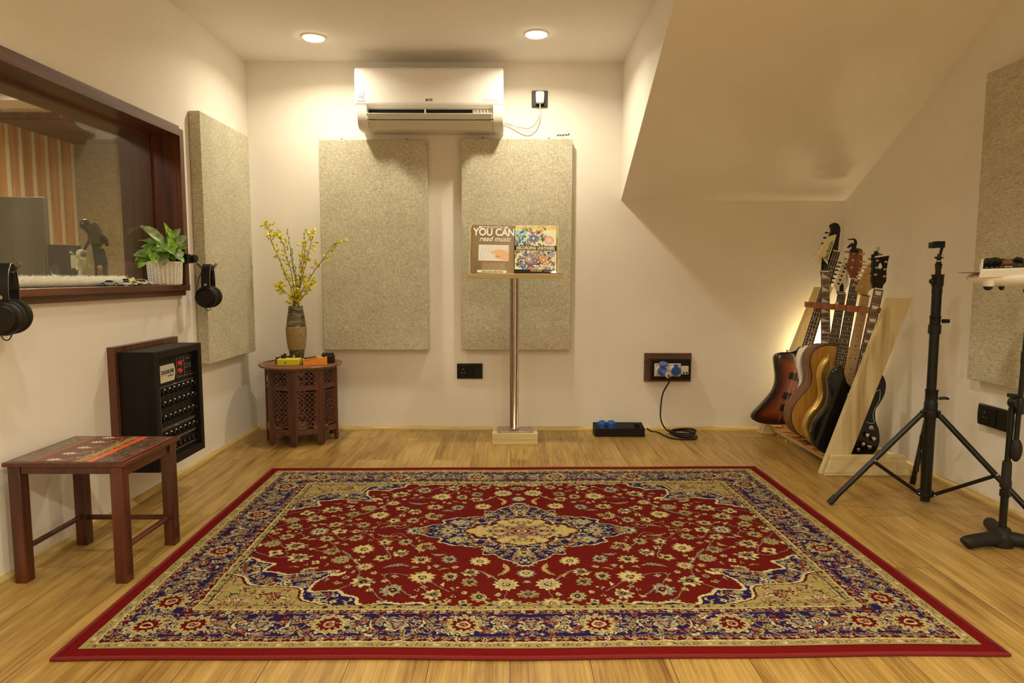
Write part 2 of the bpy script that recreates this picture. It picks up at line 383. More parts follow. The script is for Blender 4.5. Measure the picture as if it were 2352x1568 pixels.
# control room beyond the glass
CX, CY, CZ = -3.79, 6.0, 2.10
M['slatwood'] = wood('orange_ply_boards', A(150, 92, 42, .62), A(196, 134, 74, .62), 2, .6, .4)
M['strip'] = mat('pale_strip', A(206, 186, 130, .72), .7, var=.05)
cw = MB().box((CX-.1, 3.0, 0), (CX, CY+.1, 2.4)); struct('wall_control_room_left', cw, M['slatwood'], smooth=0)
struct('wall_control_room_back', MB().box((CX, CY, 0), (XL-T_, CY+.1, 2.4)), weave('fabric_control_wall', A(120, 96, 58, .62), A(158, 130, 84, .62), 160), smooth=0)
struct('ceiling_control_room', MB().box((CX, YF, CZ), (XL-T_, CY, CZ+.1)), M['ceil'], smooth=0)
struct('floor_control_room', MB().box((CX, YF, -.1), (XL-T_, CY, 0)), M['floor'], smooth=0)
struct('wall_control_room_near', MB().box((CX, YF-.1, 0), (XL-T_, YF, 2.4)), M['wall'], smooth=0)
struct('wall_control_room_divider', MB().box((XL-T_-.003, D+T_, 0), (XL, CY, 2.4)), M['wall'], smooth=0)
for i in range(16):
    y = at(164-29.8*i if i < 7 else -30-30*(i-7), 300, x=CX+.008).y if i < 7 else None
    if y is None: y = 5.02-.14*(i-6)
    if y < 3.1: break
    struct('trim_%d' % (i+1), MB().box((CX, y-.014, .1), (CX+.008, y+.014, CZ)), M['strip'], smooth=0)
# dropped wooden canopy below the control room ceiling
struct('trim_20', MB().box((CX, 5.1, CZ-.06), (-3.0, CY, CZ-.002)), wood('canopy_wood', A(74, 40, 22, .6), A(112, 66, 42, .6), 1, .6), smooth=0)
struct('trim_21', MB().box((CX, 4.4, CZ-.09), (-2.55, 4.62, CZ-.002)), M['ceil'], smooth=0)
lamp('control_room_lamp', 'AREA', (-2.7, 4.2, 2.05), 20, size=.5)
lamp('control_room_lamp', 'AREA', (-2.7, 1.8, 2.05), 14, size=.5)
# ------------------------------------------------------------------ downlights
M['lampglow'] = emit('downlight_diffuser', (1, .86, .62), 34)
M['lampring'] = mat('downlight_ring', (.8, .76, .68), .4)
for i, (x, y) in enumerate(DOWNLIGHTS):
    if i > 1: lab = 'round recessed ceiling downlight further towards the viewer'
    else: lab = ['round recessed ceiling downlight left of the air conditioner', 'round recessed ceiling downlight above the white plug, right of the other'][i]
    if i < 2:
        t = thing('ceiling_downlight', lab, 'ceiling light', (x, y, HC), 'recessed ceiling downlights')
        obj('ring', MB(Matrix.Translation((x, y, HC))).lathe([(.051, -.001), (.062, -.001), (.062, -.004), (.054, -.007), (.051, -.007)], 36), M['lampring'], t)
        obj('diffuser', MB(Matrix.Translation((x, y, HC))).lathe([(.050, -.001), (.050, -.0095), (.001, -.0105)], 36), M['lampglow'], t)

# ------------------------------------------------------------------ air conditioner
AX0, AX1, AYF, AYB = -.8443, -.0400, 3.752, D-.003
t = thing('air_conditioner', 'white wall-mounted split air conditioner with its flap open, under the ceiling', 'air conditioner', ((AX0+AX1)/2, AYB, 1.72))
SW = Matrix(((0, 0, 1, 0), (1, 0, 0, 0), (0, 1, 0, 0), (0, 0, 0, 1)))       # local x,y,z -> world y,z,x
prof_top = [(AYB, 2.034), (AYF+.045, 2.030), (AYF+.018, 2.026), (AYF+.004, 2.012), (AYF, 1.99), (AYF, 1.835), (AYF+.012, 1.826), (AYB, 1.826)]
obj('front_cover', MB(SW).prism(prof_top, AX0, AX1), M['white'], t, bevel=.012, seg=3)
cap = [(AYB, 1.826), (AYF+.004, 1.826), (AYF+.008, 1.79), (AYF+.020, 1.755), (AYF+.040, 1.728), (AYF+.065, 1.712), (AYB, 1.712)]
for x0, x1 in ((AX0+.008, AX0+.066), (AX1-.058, AX1)):
    obj('side_cover', MB(SW).prism(cap, x0, x1), M['white'], t, bevel=.004)
belly = [(AYB, 1.752), (AYF+.100, 1.752), (AYF+.024, 1.752), (AYF+.030, 1.742), (AYF+.048, 1.734), (AYF+.068, 1.711), (AYB, 1.711)]
obj('bottom_tray', MB(SW).prism(belly, AX0+.066, AX1-.058), M['white2'], t, bevel=.002)
obj('air_duct', MB().box((AX0+.067, AYF+.046, 1.753), (AX1-.059, AYB-.01, 1.825)), M['dark'], t, smooth=0)
mb = MB(SW).prism([(AYF+.012, 1.8255), (AYF+.0455, 1.8255), (AYF+.0455, 1.8135), (AYF+.020, 1.8165)], AX0+.067, AX1-.059)
obj('upper_lip', mb, M['white2'], t)
mb = MB()
for i in range(5): mb.box((AX1-.16+i*.018, AYF+.028, 1.772), (AX1-.157+i*.018, AYF+.0445, 1.813))
mb.box((AX1-.17, AYF+.040, 1.77), (AX1-.06, AYF+.0455, 1.813)); obj('air_vane', mb, M['white2'], t, smooth=0)
zf = at(985, 261.5, y=AYF-.035).z
obj('louver_flap', MB(SW).prism([(AYF+.024, 1.7560), (AYF-.035, zf), (AYF-.036, zf+.004), (AYF+.024, 1.7605)], AX0+.070, AX1-.062), M['white'], t, bevel=.001)
obj('center_post', MB().box((-.4675, AYF+.006, 1.775), (-.4625, AYF+.05, 1.808)), M['white'], t)
for x in (AX0+.07, AX1-.068):
    obj('hinge', MB().box((x, AYF, 1.758), (x+.006, AYF+.03, 1.785)), M['white'], t)
for dx in (.24, .53):
    obj('top_grille', MB().lathe([(.001, 0), (.07, 0), (.065, .008), (.001, .008)], 30, (AX0+dx, AYF+.10, 2.029)), M['white2'], t)
FT = frame((0, 0, 0), (0, -1, 0), (1, 0, 0))
def ft(x, y, z): return frame((x, y, z), (0, -1, 0), (1, 0, 0))
g1 = mat('grey_print', (.10, .09, .085), .5); g2 = mat('pale_grey_print', (.42, .39, .35), .5)
M['ink'] = mat('black_ink', (.012, .011, .010), .5); M['inkw'] = mat('white_ink', (.8, .78, .72), .5)
p = at(993, 229, y=AYF)
mb = MB().lathe([(.0065, 0), (.0065, .0012), (.001, .0012)], 26, at(980, 229.5, y=AYF-.0004), (0, -1, 0))
mb.text('LG', .0175, ft(at(986, 229.5, y=AYF).x+.0065, AYF-.0008, p.z), bold=.0006); obj('logo', mb, g1, t, smooth=0)
p = at(1128, 229.5, y=AYF); obj('lettering', MB().text('DUAL Inverter', .0125, ft(p.x, AYF-.0008, p.z), extrude=.0003), g2, t, smooth=0)
a, b = at(821, 211, y=AYF), at(837, 232, y=AYF)
lb = obj('sticker', MB().box((a.x, AYF-.0012, b.z), (b.x, AYF-.0002, a.z)), M['white'], t, smooth=0)
mb = MB()
for q in ((a.x, b.z, b.x, b.z+.0006), (a.x, a.z-.0006, b.x, a.z), (a.x, b.z, a.x+.0006, a.z), (b.x-.0006, b.z, b.x, a.z)): mb.box((q[0], AYF-.0016, q[1]), (q[2], AYF-.001, q[3]))
mb.text('10', .0235, ft((a.x+b.x)/2, AYF-.0016, a.z*.42+b.z*.58), extrude=.0004); mb.text('YEAR', .004, ft((a.x+b.x)/2, AYF-.0016, a.z-.004), extrude=.0003); obj('sticker_print', mb, g1, t, smooth=0)
mb = MB().tube([at(*p, y=AYF+.03) for p in ((1122, 243), (1122, 248), (1125, 251), (1128, 248), (1128, 243))], .0012, 6); obj('hook_mark', mb, g1, t)

# ------------------------------------------------------------------ wall sockets
def plate(name, label, cat, c, w_, h_, T, m=None, depth=.012, kids_=True):
    t = thing(name, label, cat, T @ Vector((0, 0, 0)))
    return t
# upper socket with the white plug and its cable
p = at(1239.5, 228, y=D)
t = thing('wall_socket', 'black square wall socket right of the air conditioner, holding a white plug', 'socket', (p.x, D, p.z))
obj('cover_plate', MB(ft(p.x, D-.001, p.z)).box((-.045, -.045, 0), (.045, .045, .012)), M['black'], t, bevel=.003)
obj('socket_insert', MB(ft(p.x, D-.013, p.z)).box((-.026, -.036, 0), (.026, .036, .003)), M['black'], t, bevel=.001)
t = thing('plug', 'white mains plug pushed into the black socket, its cable looping to the air conditioner', 'plug', (p.x, D-.02, p.z))
mb = MB(ft(p.x, D-.0165, p.z+.004)); mb.prism(smooth_loop([(-.022, -.022, 0), (-.018, -.032, 0), (.018, -.032, 0), (.022, -.022, 0), (.024, .015, 0), (.018, .028, 0), (-.018, .028, 0), (-.024, .015, 0)], 4), 0, .03)
obj('plug_body', mb, M['white'], t, bevel=.006, seg=3)
c0 = at(1158, 279, y=D-.03)
pts = [Vector((p.x, D-.035, p.z-.028))]+[at(*q, y=D-.02) for q in ((1241, 262), (1238, 280), (1230, 294), (1216, 303), (1200, 300), (1182, 290), (1168, 283))]+[Vector((c0.x-.005, D-.02, c0.z))]
obj('cable', MB().tube(smooth_loop(pts, 6, False), .003, 8), M['white2'], t)
pts = [Vector((p.x, D-.030, p.z-.028))]+[at(*q, y=D-.008) for q in ((1241, 255), (1236, 272), (1226, 286), (1212, 292), (1196, 290), (1180, 286), (1166, 282))]+[Vector((c0.x-.005, D-.01, c0.z))]
obj('cable', MB().tube(smooth_loop(pts, 6, False), .0018, 8), M['white2'], t)
# sockets with pin holes
def pins(mb, s=1):
    for x, y, r in ((0, .012, .0032), (-.0085, -.008, .0026), (.0085, -.008, .0026)): mb.lathe([(r*s, 0), (r*s, .0012), (r*.4*s, .0012)], 12, (x*s, y*s, 0))
    return mb
def socket(label, T, w_, h_, px, curved=False):
    t = thing('wall_socket', label, 'socket', T.translation)
    if curved:
        prof = smooth_loop([(-w_/2, -h_/2*.92, 0), (-w_/2-.004, 0, 0), (-w_/2, h_/2*.92, 0)], 6, False)+smooth_loop([(w_/2, h_/2*.92, 0), (w_/2+.004, 0, 0), (w_/2, -h_/2*.92, 0)], 6, False)
        obj('back_box', MB(T).box((-w_/2+.006, -h_/2+.004, 0), (w_/2-.004, h_/2-.004, .018)), M['white2'], t, bevel=.002)
        T = T @ Matrix.Translation((0, 0, .018))
        obj('cover_plate', MB(T).prism([(q.x, q.y) for q in prof], 0, .012), M['black'], t, bevel=.003)
    else: obj('cover_plate', MB(T).box((-w_/2, -h_/2, 0), (w_/2, h_/2, .012)), M['black'], t, bevel=.003)
    obj('socket_insert', MB(T).box((px-.032, -h_/2+.012, .012), (px+.022, h_/2-.012, .0145)), M['blacksat'], t, bevel=.001)
    obj('switch', MB(T).box((px+.026, -h_/2+.012, .012), (px+.058, h_/2-.012, .016)), M['blacksat'], t, bevel=.0015)
    obj('pin_holes', pins(MB(T @ Matrix.Translation((px-.005, 0, .0145)))), M['steel'], t)
p = at(1079, 852, y=D-.01)
socket('wide black wall socket below the gap between the two back wall panels', ft(p.x, D-.001, p.z), .150, .090, -.034)
p = at(2281, 957, x=XR-.02)
socket('black wall socket on a white back box on the right wall, behind the tripod stands', frame((XR-.001, p.y-.02, p.z), (-1, 0, 0), (0, -1, 0)), .185, .092, -.045, True)

# industrial socket unit on its wooden board
a, b = at(1481, 811, y=D-.02), at(1587, 876, y=D-.02)
t = thing('power_outlet_unit', 'black outlet box with two round blue sockets on a brown board on the back wall', 'socket', ((a.x+b.x)/2, D, (a.z+b.z)/2))
M['board'] = wood('dark_brown_board', A(46, 24, 10, .6), A(92, 54, 28, .6), 0, 1, .5)
obj('backing_board', MB().box((a.x, D-.001, b.z), (b.x, D-.020, a.z)), M['board'], t, bevel=.0015, smooth=0)
YB = D-.075
c, d = at(1497, 825, y=YB), at(1588, 872, y=YB)
obj('case', MB().box((c.x-.0, YB, d.z), (d.x-.006, D-.021, c.z)), M['blacksat'], t, bevel=.002)
obj('case_frame', MB().box((c.x-.008, YB+.03, d.z-.006), (d.x-.002, D-.021, c.z+.004)), M['board'], t, bevel=.001)
def pxr(x0, y0, x1, y1, yy): 
    q, r = at(x0, y0, y=yy), at(x1, y1, y=yy); return q.x, r.z, r.x, q.z
for i, (x0, x1) in enumerate(((1503.5, 1533), (1533.8, 1563))):
    q = pxr(x0, 834.5, x1, 864, YB-.004)
    fp = obj('faceplate', MB().box((q[0], YB-.006, q[1]), (q[2], YB-.0005, q[3])), M['white2'], t, bevel=.002)
    for sx in (.14, .86):
        for sz in (.12, .88): obj('screw', MB().lathe([(.0028, 0), (.0028, .001), (.001, .001)], 10, (q[0]+(q[2]-q[0])*sx, YB-.006, q[1]+(q[3]-q[1])*sz), (0, -1, 0)), M['dark'], fp)
    cx, cz = (q[0]+q[2])/2+(.004 if i else .002), (q[1]+q[3])/2-.002
    obj('socket_collar', MB().lathe([(.029, 0), (.029, .012), (.025, .02), (.02, .02)], 30, (cx-.003, YB-.006, cz), (.12, -1, 0)), M['white2'], t)
    if i: 
        obj('socket_lid', MB().lathe([(.0265, 0), (.0265, .010), (.024, .014), (.001, .0145)], 30, (cx, YB-.026, cz), (.1, -1, 0)).box((cx-.011, YB-.03, cz+.018), (cx+.011, YB-.02, cz+.036)).box((cx-.006, YB-.036, cz-.034), (cx+.006, YB-.027, cz-.02)), M['blue'], t, bevel=.001)
    else:
        obj('socket_body', MB().lathe([(.0265, 0), (.0265, .016), (.022, .018), (.001, .018)], 30, (cx-.002, YB-.024, cz), (.1, -1, -.05)), M['blue2'], t)
        obj('socket_lid', MB(frame((cx+.004, YB-.035, cz+.034), (0, -.35, 1), (1, 0, 0))).lathe([(.0245, 0), (.0265, .003), (.0265, .010), (.022, .014), (.001, .015)], 30), M['blue2'], t)
        pc = Vector((cx+.004, YB-.042, cz-.002))
q = pxr(1564.5, 840, 1580.5, 859, YB-.004)
brk = obj('circuit_breaker', MB().box((q[0], YB-.012, q[1]), (q[2], YB-.0005, q[3])), M['white2'], t, bevel=.0012)
mb = MB()
for fx in (.33, .75): mb.box((q[0]+(q[2]-q[0])*fx-.004, YB-.019, q[1]+.004), (q[0]+(q[2]-q[0])*fx+.004, YB-.012, q[1]+.014))
obj('lever', mb, M['black'], brk)
# cable from the outlet to the coil on the floor and on to the box
tc = thing('power_cable', 'black power cable hanging from the outlet box, coiled on the floor', 'cable', tuple(at(1565, 1002, z=.01)))
mb = MB().lathe([(.017, 0), (.0175, .016), (.0185, .036), (.0185, .05), (.014, .056), (.010, .05)], 24, pc, (.35, -1, -.25))
obj('plug', mb, M['blue2'], tc)
e = pc+Vector((.35, -1, -.25)).normalized()*.05
obj('plug_collar', MB().lathe([(.0165, .02), (.0195, .034), (.0195, .035), (.012, .036)], 24, pc+Vector((.35, -1, -.25)).normalized()*.02, (.35, -1, -.25)), M['white2'], tc)
cc = at(1568, 997, z=.01)
pts = [e, e+Vector((.006, -.02, -.03)), at(1522, 905, y=3.84), at(1517, 950, y=3.83), at(1522, 975, y=3.82), at(1535, 990, z=.012)]
n0 = len(pts)
for k in range(46):
    a_ = PI*.9+2*PI*k/13; r_ = .075+.010*math.sin(k*.9)+.003*math.cos(k*2.1)
    pts.append(Vector((cc.x+r_*1.0*math.cos(a_), cc.y+r_*.95*math.sin(a_), .008+.0011*(46-k)*.5+.002*math.sin(k))))
pts += [at(1596, 1008, z=.005), at(1560, 1008.5, z=.005), at(1535, 1004, z=.005), at(1512, 993, z=.008), at(1496, 990, z=.025)]
x1_g = at(1481, 1003, z=0).x; pts.append(Vector((x1_g+.012, 3.80, .045)))
obj('cord', MB().tube(smooth_loop(pts, 5, False), .0042, 8), M['rubber'], tc)

# power strip box
a, b = at(1367, 1003, z=0), at(1481, 1003, z=0)
x0, x1, y0, y1, z1 = a.x, b.x, 3.772, 3.845, .058
t = thing('power_strip', 'long black power strip box with two round blue socket lids on top, on the floor', 'power strip', ((x0+x1)/2, 3.81, 0))
mb = MB(); mb.add([(x0, y0, 0), (x1, y0, 0), (x1-.002, y1, 0), (x0-.006, y1, 0), (x0, y0, .048), (x1, y0, .048), (x1-.006, y1, z1+.012), (x0-.006, y1, z1+.012)], [(0,3,2,1),(4,5,6,7),(0,1,5,4),(1,2,6,5),(2,3,7,6),(3,0,4,7)])
obj('case', mb, M['blacksat'], t, bevel=.002)
def topz(y): return .048+(y-y0)/(y1-y0)*(z1+.012-.048)
for fx in (.15, .335):
    x = x0+(x1-x0)*fx; yy = y0+.035
    obj('socket_lid', MB().lathe([(.0265, 0), (.0265, .010), (.022, .014), (.024, .020), (.020, .026), (.001, .027)], 28, (x, yy, topz(yy)-.002), (0, -.3, 1)).box((x-.024, y0+.003, .048), (x+.024, y0+.010, .0525)), M['blue'], t, bevel=.001)
for fx in (.535, .70):
    x = x0+(x1-x0)*fx; yy = y0+.03
    obj('socket_insert', pins(MB(frame((x, yy, topz(yy)+.001), (0, -.3, 1)))).box((-.020, -.022, -.003), (.020, .022, -.0006)), M['black'], t, bevel=.001)
x = x0+(x1-x0)*.865
obj('switch_knob', MB().box((x-.012, y0+.02, topz(y0+.03)-.002), (x+.012, y0+.05, topz(y0+.03)+.018)), M['black'], t, bevel=.003)
obj('cable_gland', MB().lathe([(.010, 0), (.010, .006), (.012, .006), (.012, .013), (.007, .017)], 8, (x1-.002, 3.80, .045-.0), (1, 0, 0)), M['white2'], t)

# ------------------------------------------------------------------ acoustic panels
def hook_rings(t, pts, T):
    for q in pts:
        obj('hanger', MB(T @ Matrix.Translation(q)).lathe([(.0105, 0), (.0105, .002), (.001, .002)], 20), M['white2'], t)
        obj('screw', MB(T @ Matrix.Translation(q)).lathe([(.0045, .002), (.0045, .0035), (.001, .004)], 12), M['ink'], t)
for lab, p0, p1, hp in (('tall greige fabric acoustic panel on the back wall, left one beside the flower vase', (731, 320), (985, 804), ((785, 315.5), (934, 316))),
                        ('tall greige fabric acoustic panel on the back wall, right one behind the book stand', (1059, 318), (1310.5, 804), ((1110, 315), (1261, 315)))):
    a, b = at(*p0, y=3.904), at(*p1, y=3.904)
    t = thing('sound_absorber', lab, 'acoustic panel', ((a.x+b.x)/2, D, b.z), 'fabric acoustic panels on the walls')
    obj('padded_cover', MB().box((a.x, 3.904, b.z), (b.x, D-.002, a.z)), M['panel'], t, bevel=.004, seg=3)
    for q in hp:
        r = at(*q, y=D-.03); obj('hanger', MB().lathe([(.0100, 0), (.0100, .002), (.001, .002)], 20, (r.x, D-.03, a.z+.004), (0, -1, 0)), M['white2'], t)
        obj('screw', MB().lathe([(.0040, .002), (.0040, .0035), (.001, .004)], 12, (r.x, D-.03, a.z+.0055), (0, -1, 0)), M['ink'], t)
a = at(1300, 311, y=D)
mb = MB().tube(smooth_loop([at(*q, y=D-.004) for q in ((1279, 311), (1285, 309), (1290, 311), (1297, 308.5), (1303, 310), (1308, 306))], 4, False), [.001, .002, .003, .0015]*5+[.002], 6)
tag(obj('wire_scrap', mb, M['ink']), 'short black twisted wire end poking out over the right back panel corner', 'wire')
mb = MB().box((XL+.001, 3.237, .4815), (-1.45, 3.828, 1.6728))
t = thing('sound_absorber', 'tall greige fabric acoustic panel on the left wall beside the window', 'acoustic panel', (XL, 3.53, .48), 'fabric acoustic panels on the walls')
obj('padded_cover', mb, M['panel'], t, bevel=.004, seg=3)
t = thing('sound_absorber', 'tall greige fabric acoustic panel on the right wall, cut off by the photo edge', 'acoustic panel', (XR, 2.46, .49), 'fabric acoustic panels on the walls')
mb = MB().box((1.8834, 2.16, .490), (XR-.001, 2.760, 1.7085)); obj('padded_cover', mb, M['panel'], t, bevel=.004, seg=3)
obj('hanger', MB().lathe([(.010, 0), (.010, .002), (.001, .002)], 20, (1.905, 2.555, 1.712), (-1, 0, 0)), M['steel'], t)

# ------------------------------------------------------------------ wall-mounted stage box with knobs
BX, B0, B1, BZ0, BZ1 = -1.336, 2.5208, 2.905, .158, .6205
t = thing('stage_box', 'large black wall-mounted connector box with rows of knobs, between stool and panel', 'connector box', (XL, (B0+B1)/2, BZ0))
obj('backing_board', MB().box((XL+.001, 2.505, BZ0-.0), (XL+.030, 2.985, .640)), M['frame'], t, smooth=0)
T3 = .030
mb = MB().box((XL+.031, B0, BZ0), (BX-.028, B1, BZ1))
mb.box((BX-.028, B0, BZ0), (BX, B0+T3, BZ1)).box((BX-.028, B1-T3, BZ0), (BX, B1, BZ1)).box((BX-.028, B0+T3, BZ0), (BX, B1-T3, BZ0+T3)).box((BX-.028, B0+T3, BZ1-T3), (BX, B1-T3, BZ1))
obj('case', mb, M['blacksat'], t, bevel=.002)
px_ = BX-.024
fp = obj('front_panel', MB().box((px_-.003, B0+T3+.001, BZ0+T3+.001), (px_, B1-T3-.001, BZ1-T3-.001)), M['blacksat'], t)
TB = frame((px_, B0, BZ0), (1, 0, 0), (0, 1, 0))       # local x along +y, y up
def stb(q):   # photo pixel -> local panel coordinates
    r = at(*q, x=px_); return r.y-B0, r.z-BZ0
lw = .0012
def wire_rect(mb, a0, b0, a1, b1):
    mb.box((a0, b0, 0), (a1, b0+lw, .0006)).box((a0, b1-lw, 0), (a1, b1, .0006)).box((a0, b0, 0), (a0+lw, b1, .0006)).box((a1-lw, b0, 0), (a1, b1, .0006))
mb = MB(TB)
S = lambda x, y: stb((350+x/5.6, 780+y/5.6))
r0 = S(90, 545); r1 = S(575, 900); r2 = S(118, 1130); r3 = S(585, 1260)
la, lb_ = r0[0], S(556, 415)[0]
zt = .345; wire_rect(mb, la, .150, lb_, zt-.03)
wire_rect(mb, la, .095, lb_, .145); wire_rect(mb, la, .045, lb_, .092)
lx = S(306, 230)[0]; wire_rect(mb, lx, .335, lb_, .415); mb.box((lx+.035, .335, 0), (lx+.035+lw, .415, .0006)).box((lx+.062, .335, 0), (lx+.062+lw, .415, .0006))
for s_, x, z in (('INPUT', .19, zt-.030), ('COMMS', .19, .145), ('OUTPUTS', .19, .092)): mb.text(s_, .008, Matrix.Translation((x, z, .0008)), .0003)
mb.text('NETWORK', .007, Matrix.Translation((lx+.095, .405, .0008)), .0003); mb.text('HDMI', .006, Matrix.Translation((lx+.048, .400, .0008)), .0003)
mb.text('A', .007, Matrix.Translation((lx+.080, .348, .0008)), .0003); mb.text('B', .007, Matrix.Translation((lx+.110, .348, .0008)), .0003); mb.text('DC', .005, Matrix.Translation((lx+.018, .340, .0008)), .0003)
wire_rect(mb, lx+.072, .365, lx+.088, .385); wire_rect(mb, lx+.102, .365, lx+.118, .385)
obj('printed_lines', mb, mat('faded_white_print', (.42, .36, .30), .6), fp, smooth=0)
# name plate
mb = MB(TB); q0, q1 = S(97, 440), S(286, 320); zc = .365
pl = obj('name_plate', MB(TB).prism([(q0[0], zc-.034), (q1[0]-.012, zc-.034), (q1[0]-.002, zc-.014), (q1[0], zc), (q1[0]-.002, zc+.014), (q1[0]-.012, zc+.034), (q0[0], zc+.034)], .0, .002), M['white2'], t, bevel=.0005)
mb = MB(TB).text('SUGARLINE', .022, Matrix.Translation(((q0[0]+q1[0])/2-.004, zc+.005, .0025)), .0004, bold=.0004, sx=.88)
mb.text('SOUND CO.', .009, Matrix.Translation(((q0[0]+q1[0])/2+.022, zc-.012, .0025)), .0004).box((q0[0]+.004, zc-.0075, .002), (q0[0]+.05, zc-.0065, .0026))
obj('plate_lettering', mb, M['ink'], pl, smooth=0)
obj('plate_stripe', MB(TB).box((q0[0]+.004, zc-.016, .002), (q0[0]+.045, zc-.011, .0026)), mat('yellow_stripe', A(214, 164, 40), .5), pl, smooth=0)
# red connectors, knobs
M['red'] = mat('red_plastic', A(190, 50, 40, .6), .4)
for z in (.362, .392):
    obj('red_connector', MB(TB).lathe([(.010, 0), (.010, .004), (.006, .004), (.006, .012), (.001, .012)], 16, (lx+.018, z, 0)), M['red'], t)
def knob(x, z, small=False):
    if small:
        o = obj('jack_socket', MB(TB).lathe([(.0115, 0), (.0115, .005), (.0085, .007), (.0055, .007), (.005, .002)], 18, (x, z, 0)), M['blackm'], t)
        obj('contact', MB(TB).lathe([(.0030, .002), (.0030, .006), (.001, .006)], 8, (x, z, 0)), M['steel'], o)
    else:
        o = obj('xlr_socket', MB(TB).lathe([(.0125, 0), (.0125, .006), (.0105, .010), (.0085, .010), (.008, .002)], 18, (x, z, 0)).box((x-.012, z-.016, 0), (x+.012, z+.014, .003)), M['blackm'], t)
        obj('release_tab', MB(TB).ball((x, z+.0135, .009), (.0036, .0034, .0034), 8, 6), M['white2'], o)
gx = [la+.020+i*(lb_-la-.036)/7 for i in range(8)]
for z in (.292, .242, .187): 
    for x in gx: knob(x, z)
for x in gx: knob(x, .118)
for x in gx: knob(x, .066, True)
for x in (B0-B0+.045, .34):
    for z in (.04, .425): obj('screw', MB(TB).lathe([(.003, 0), (.003, .001), (.001, .001)], 10, (x, z, 0)), M['steel'], t)
# ------------------------------------------------------------------ pattern painting helpers
def paint_grid(name, img, P00, P10, P01, m, parent=None, bulge=None):
    """img rows run from the top; P00 top left, P10 top right, P01 bottom left corner of the printed face"""
    h, w_ = img.shape[:2]; P00, P10, P01 = Vector(P00), Vector(P10), Vector(P01)
    u = (np.arange(w_))/(w_-1); v = (np.arange(h))/(h-1); U, V = np.meshgrid(u, v)
    if callable(bulge): pos = bulge(U, V)
    else: pos = np.array(P00)[None, None]+U[..., None]*np.array(P10-P00)+V[..., None]*np.array(P01-P00)
    if parent: pos = pos-np.array(WM[parent.name].translation)
    me = bpy.data.meshes.new(name); nv = h*w_
    me.vertices.add(nv); me.vertices.foreach_set('co', pos.reshape(-1).astype(np.float32))
    idx = np.arange(nv).reshape(h, w_)
    q = np.stack([idx[:-1, :-1], idx[1:, :-1], idx[1:, 1:], idx[:-1, 1:]], -1).reshape(-1, 4)
    me.loops.add(q.size); me.loops.foreach_set('vertex_index', q.ravel().astype(np.int32))
    me.polygons.add(len(q)); me.polygons.foreach_set('loop_start', np.arange(0, q.size, 4, dtype=np.int32))
    try: me.polygons.foreach_set('loop_total', np.full(len(q), 4, np.int32))
    except Exception: pass
    me.update(calc_edges=True)
    ca = me.color_attributes.new('paint', 'FLOAT_COLOR', 'POINT')
    ca.data.foreach_set('color', np.concatenate([img.reshape(-1, 3), np.ones((nv, 1))], 1).astype(np.float32).ravel())
    me.materials.append(m); me.shade_smooth()
    o = bpy.data.objects.new(name, me); COL.objects.link(o)
    if parent: o.parent = parent; WM[o.name] = WM[parent.name]
    else: WM[o.name] = Matrix()
    return o
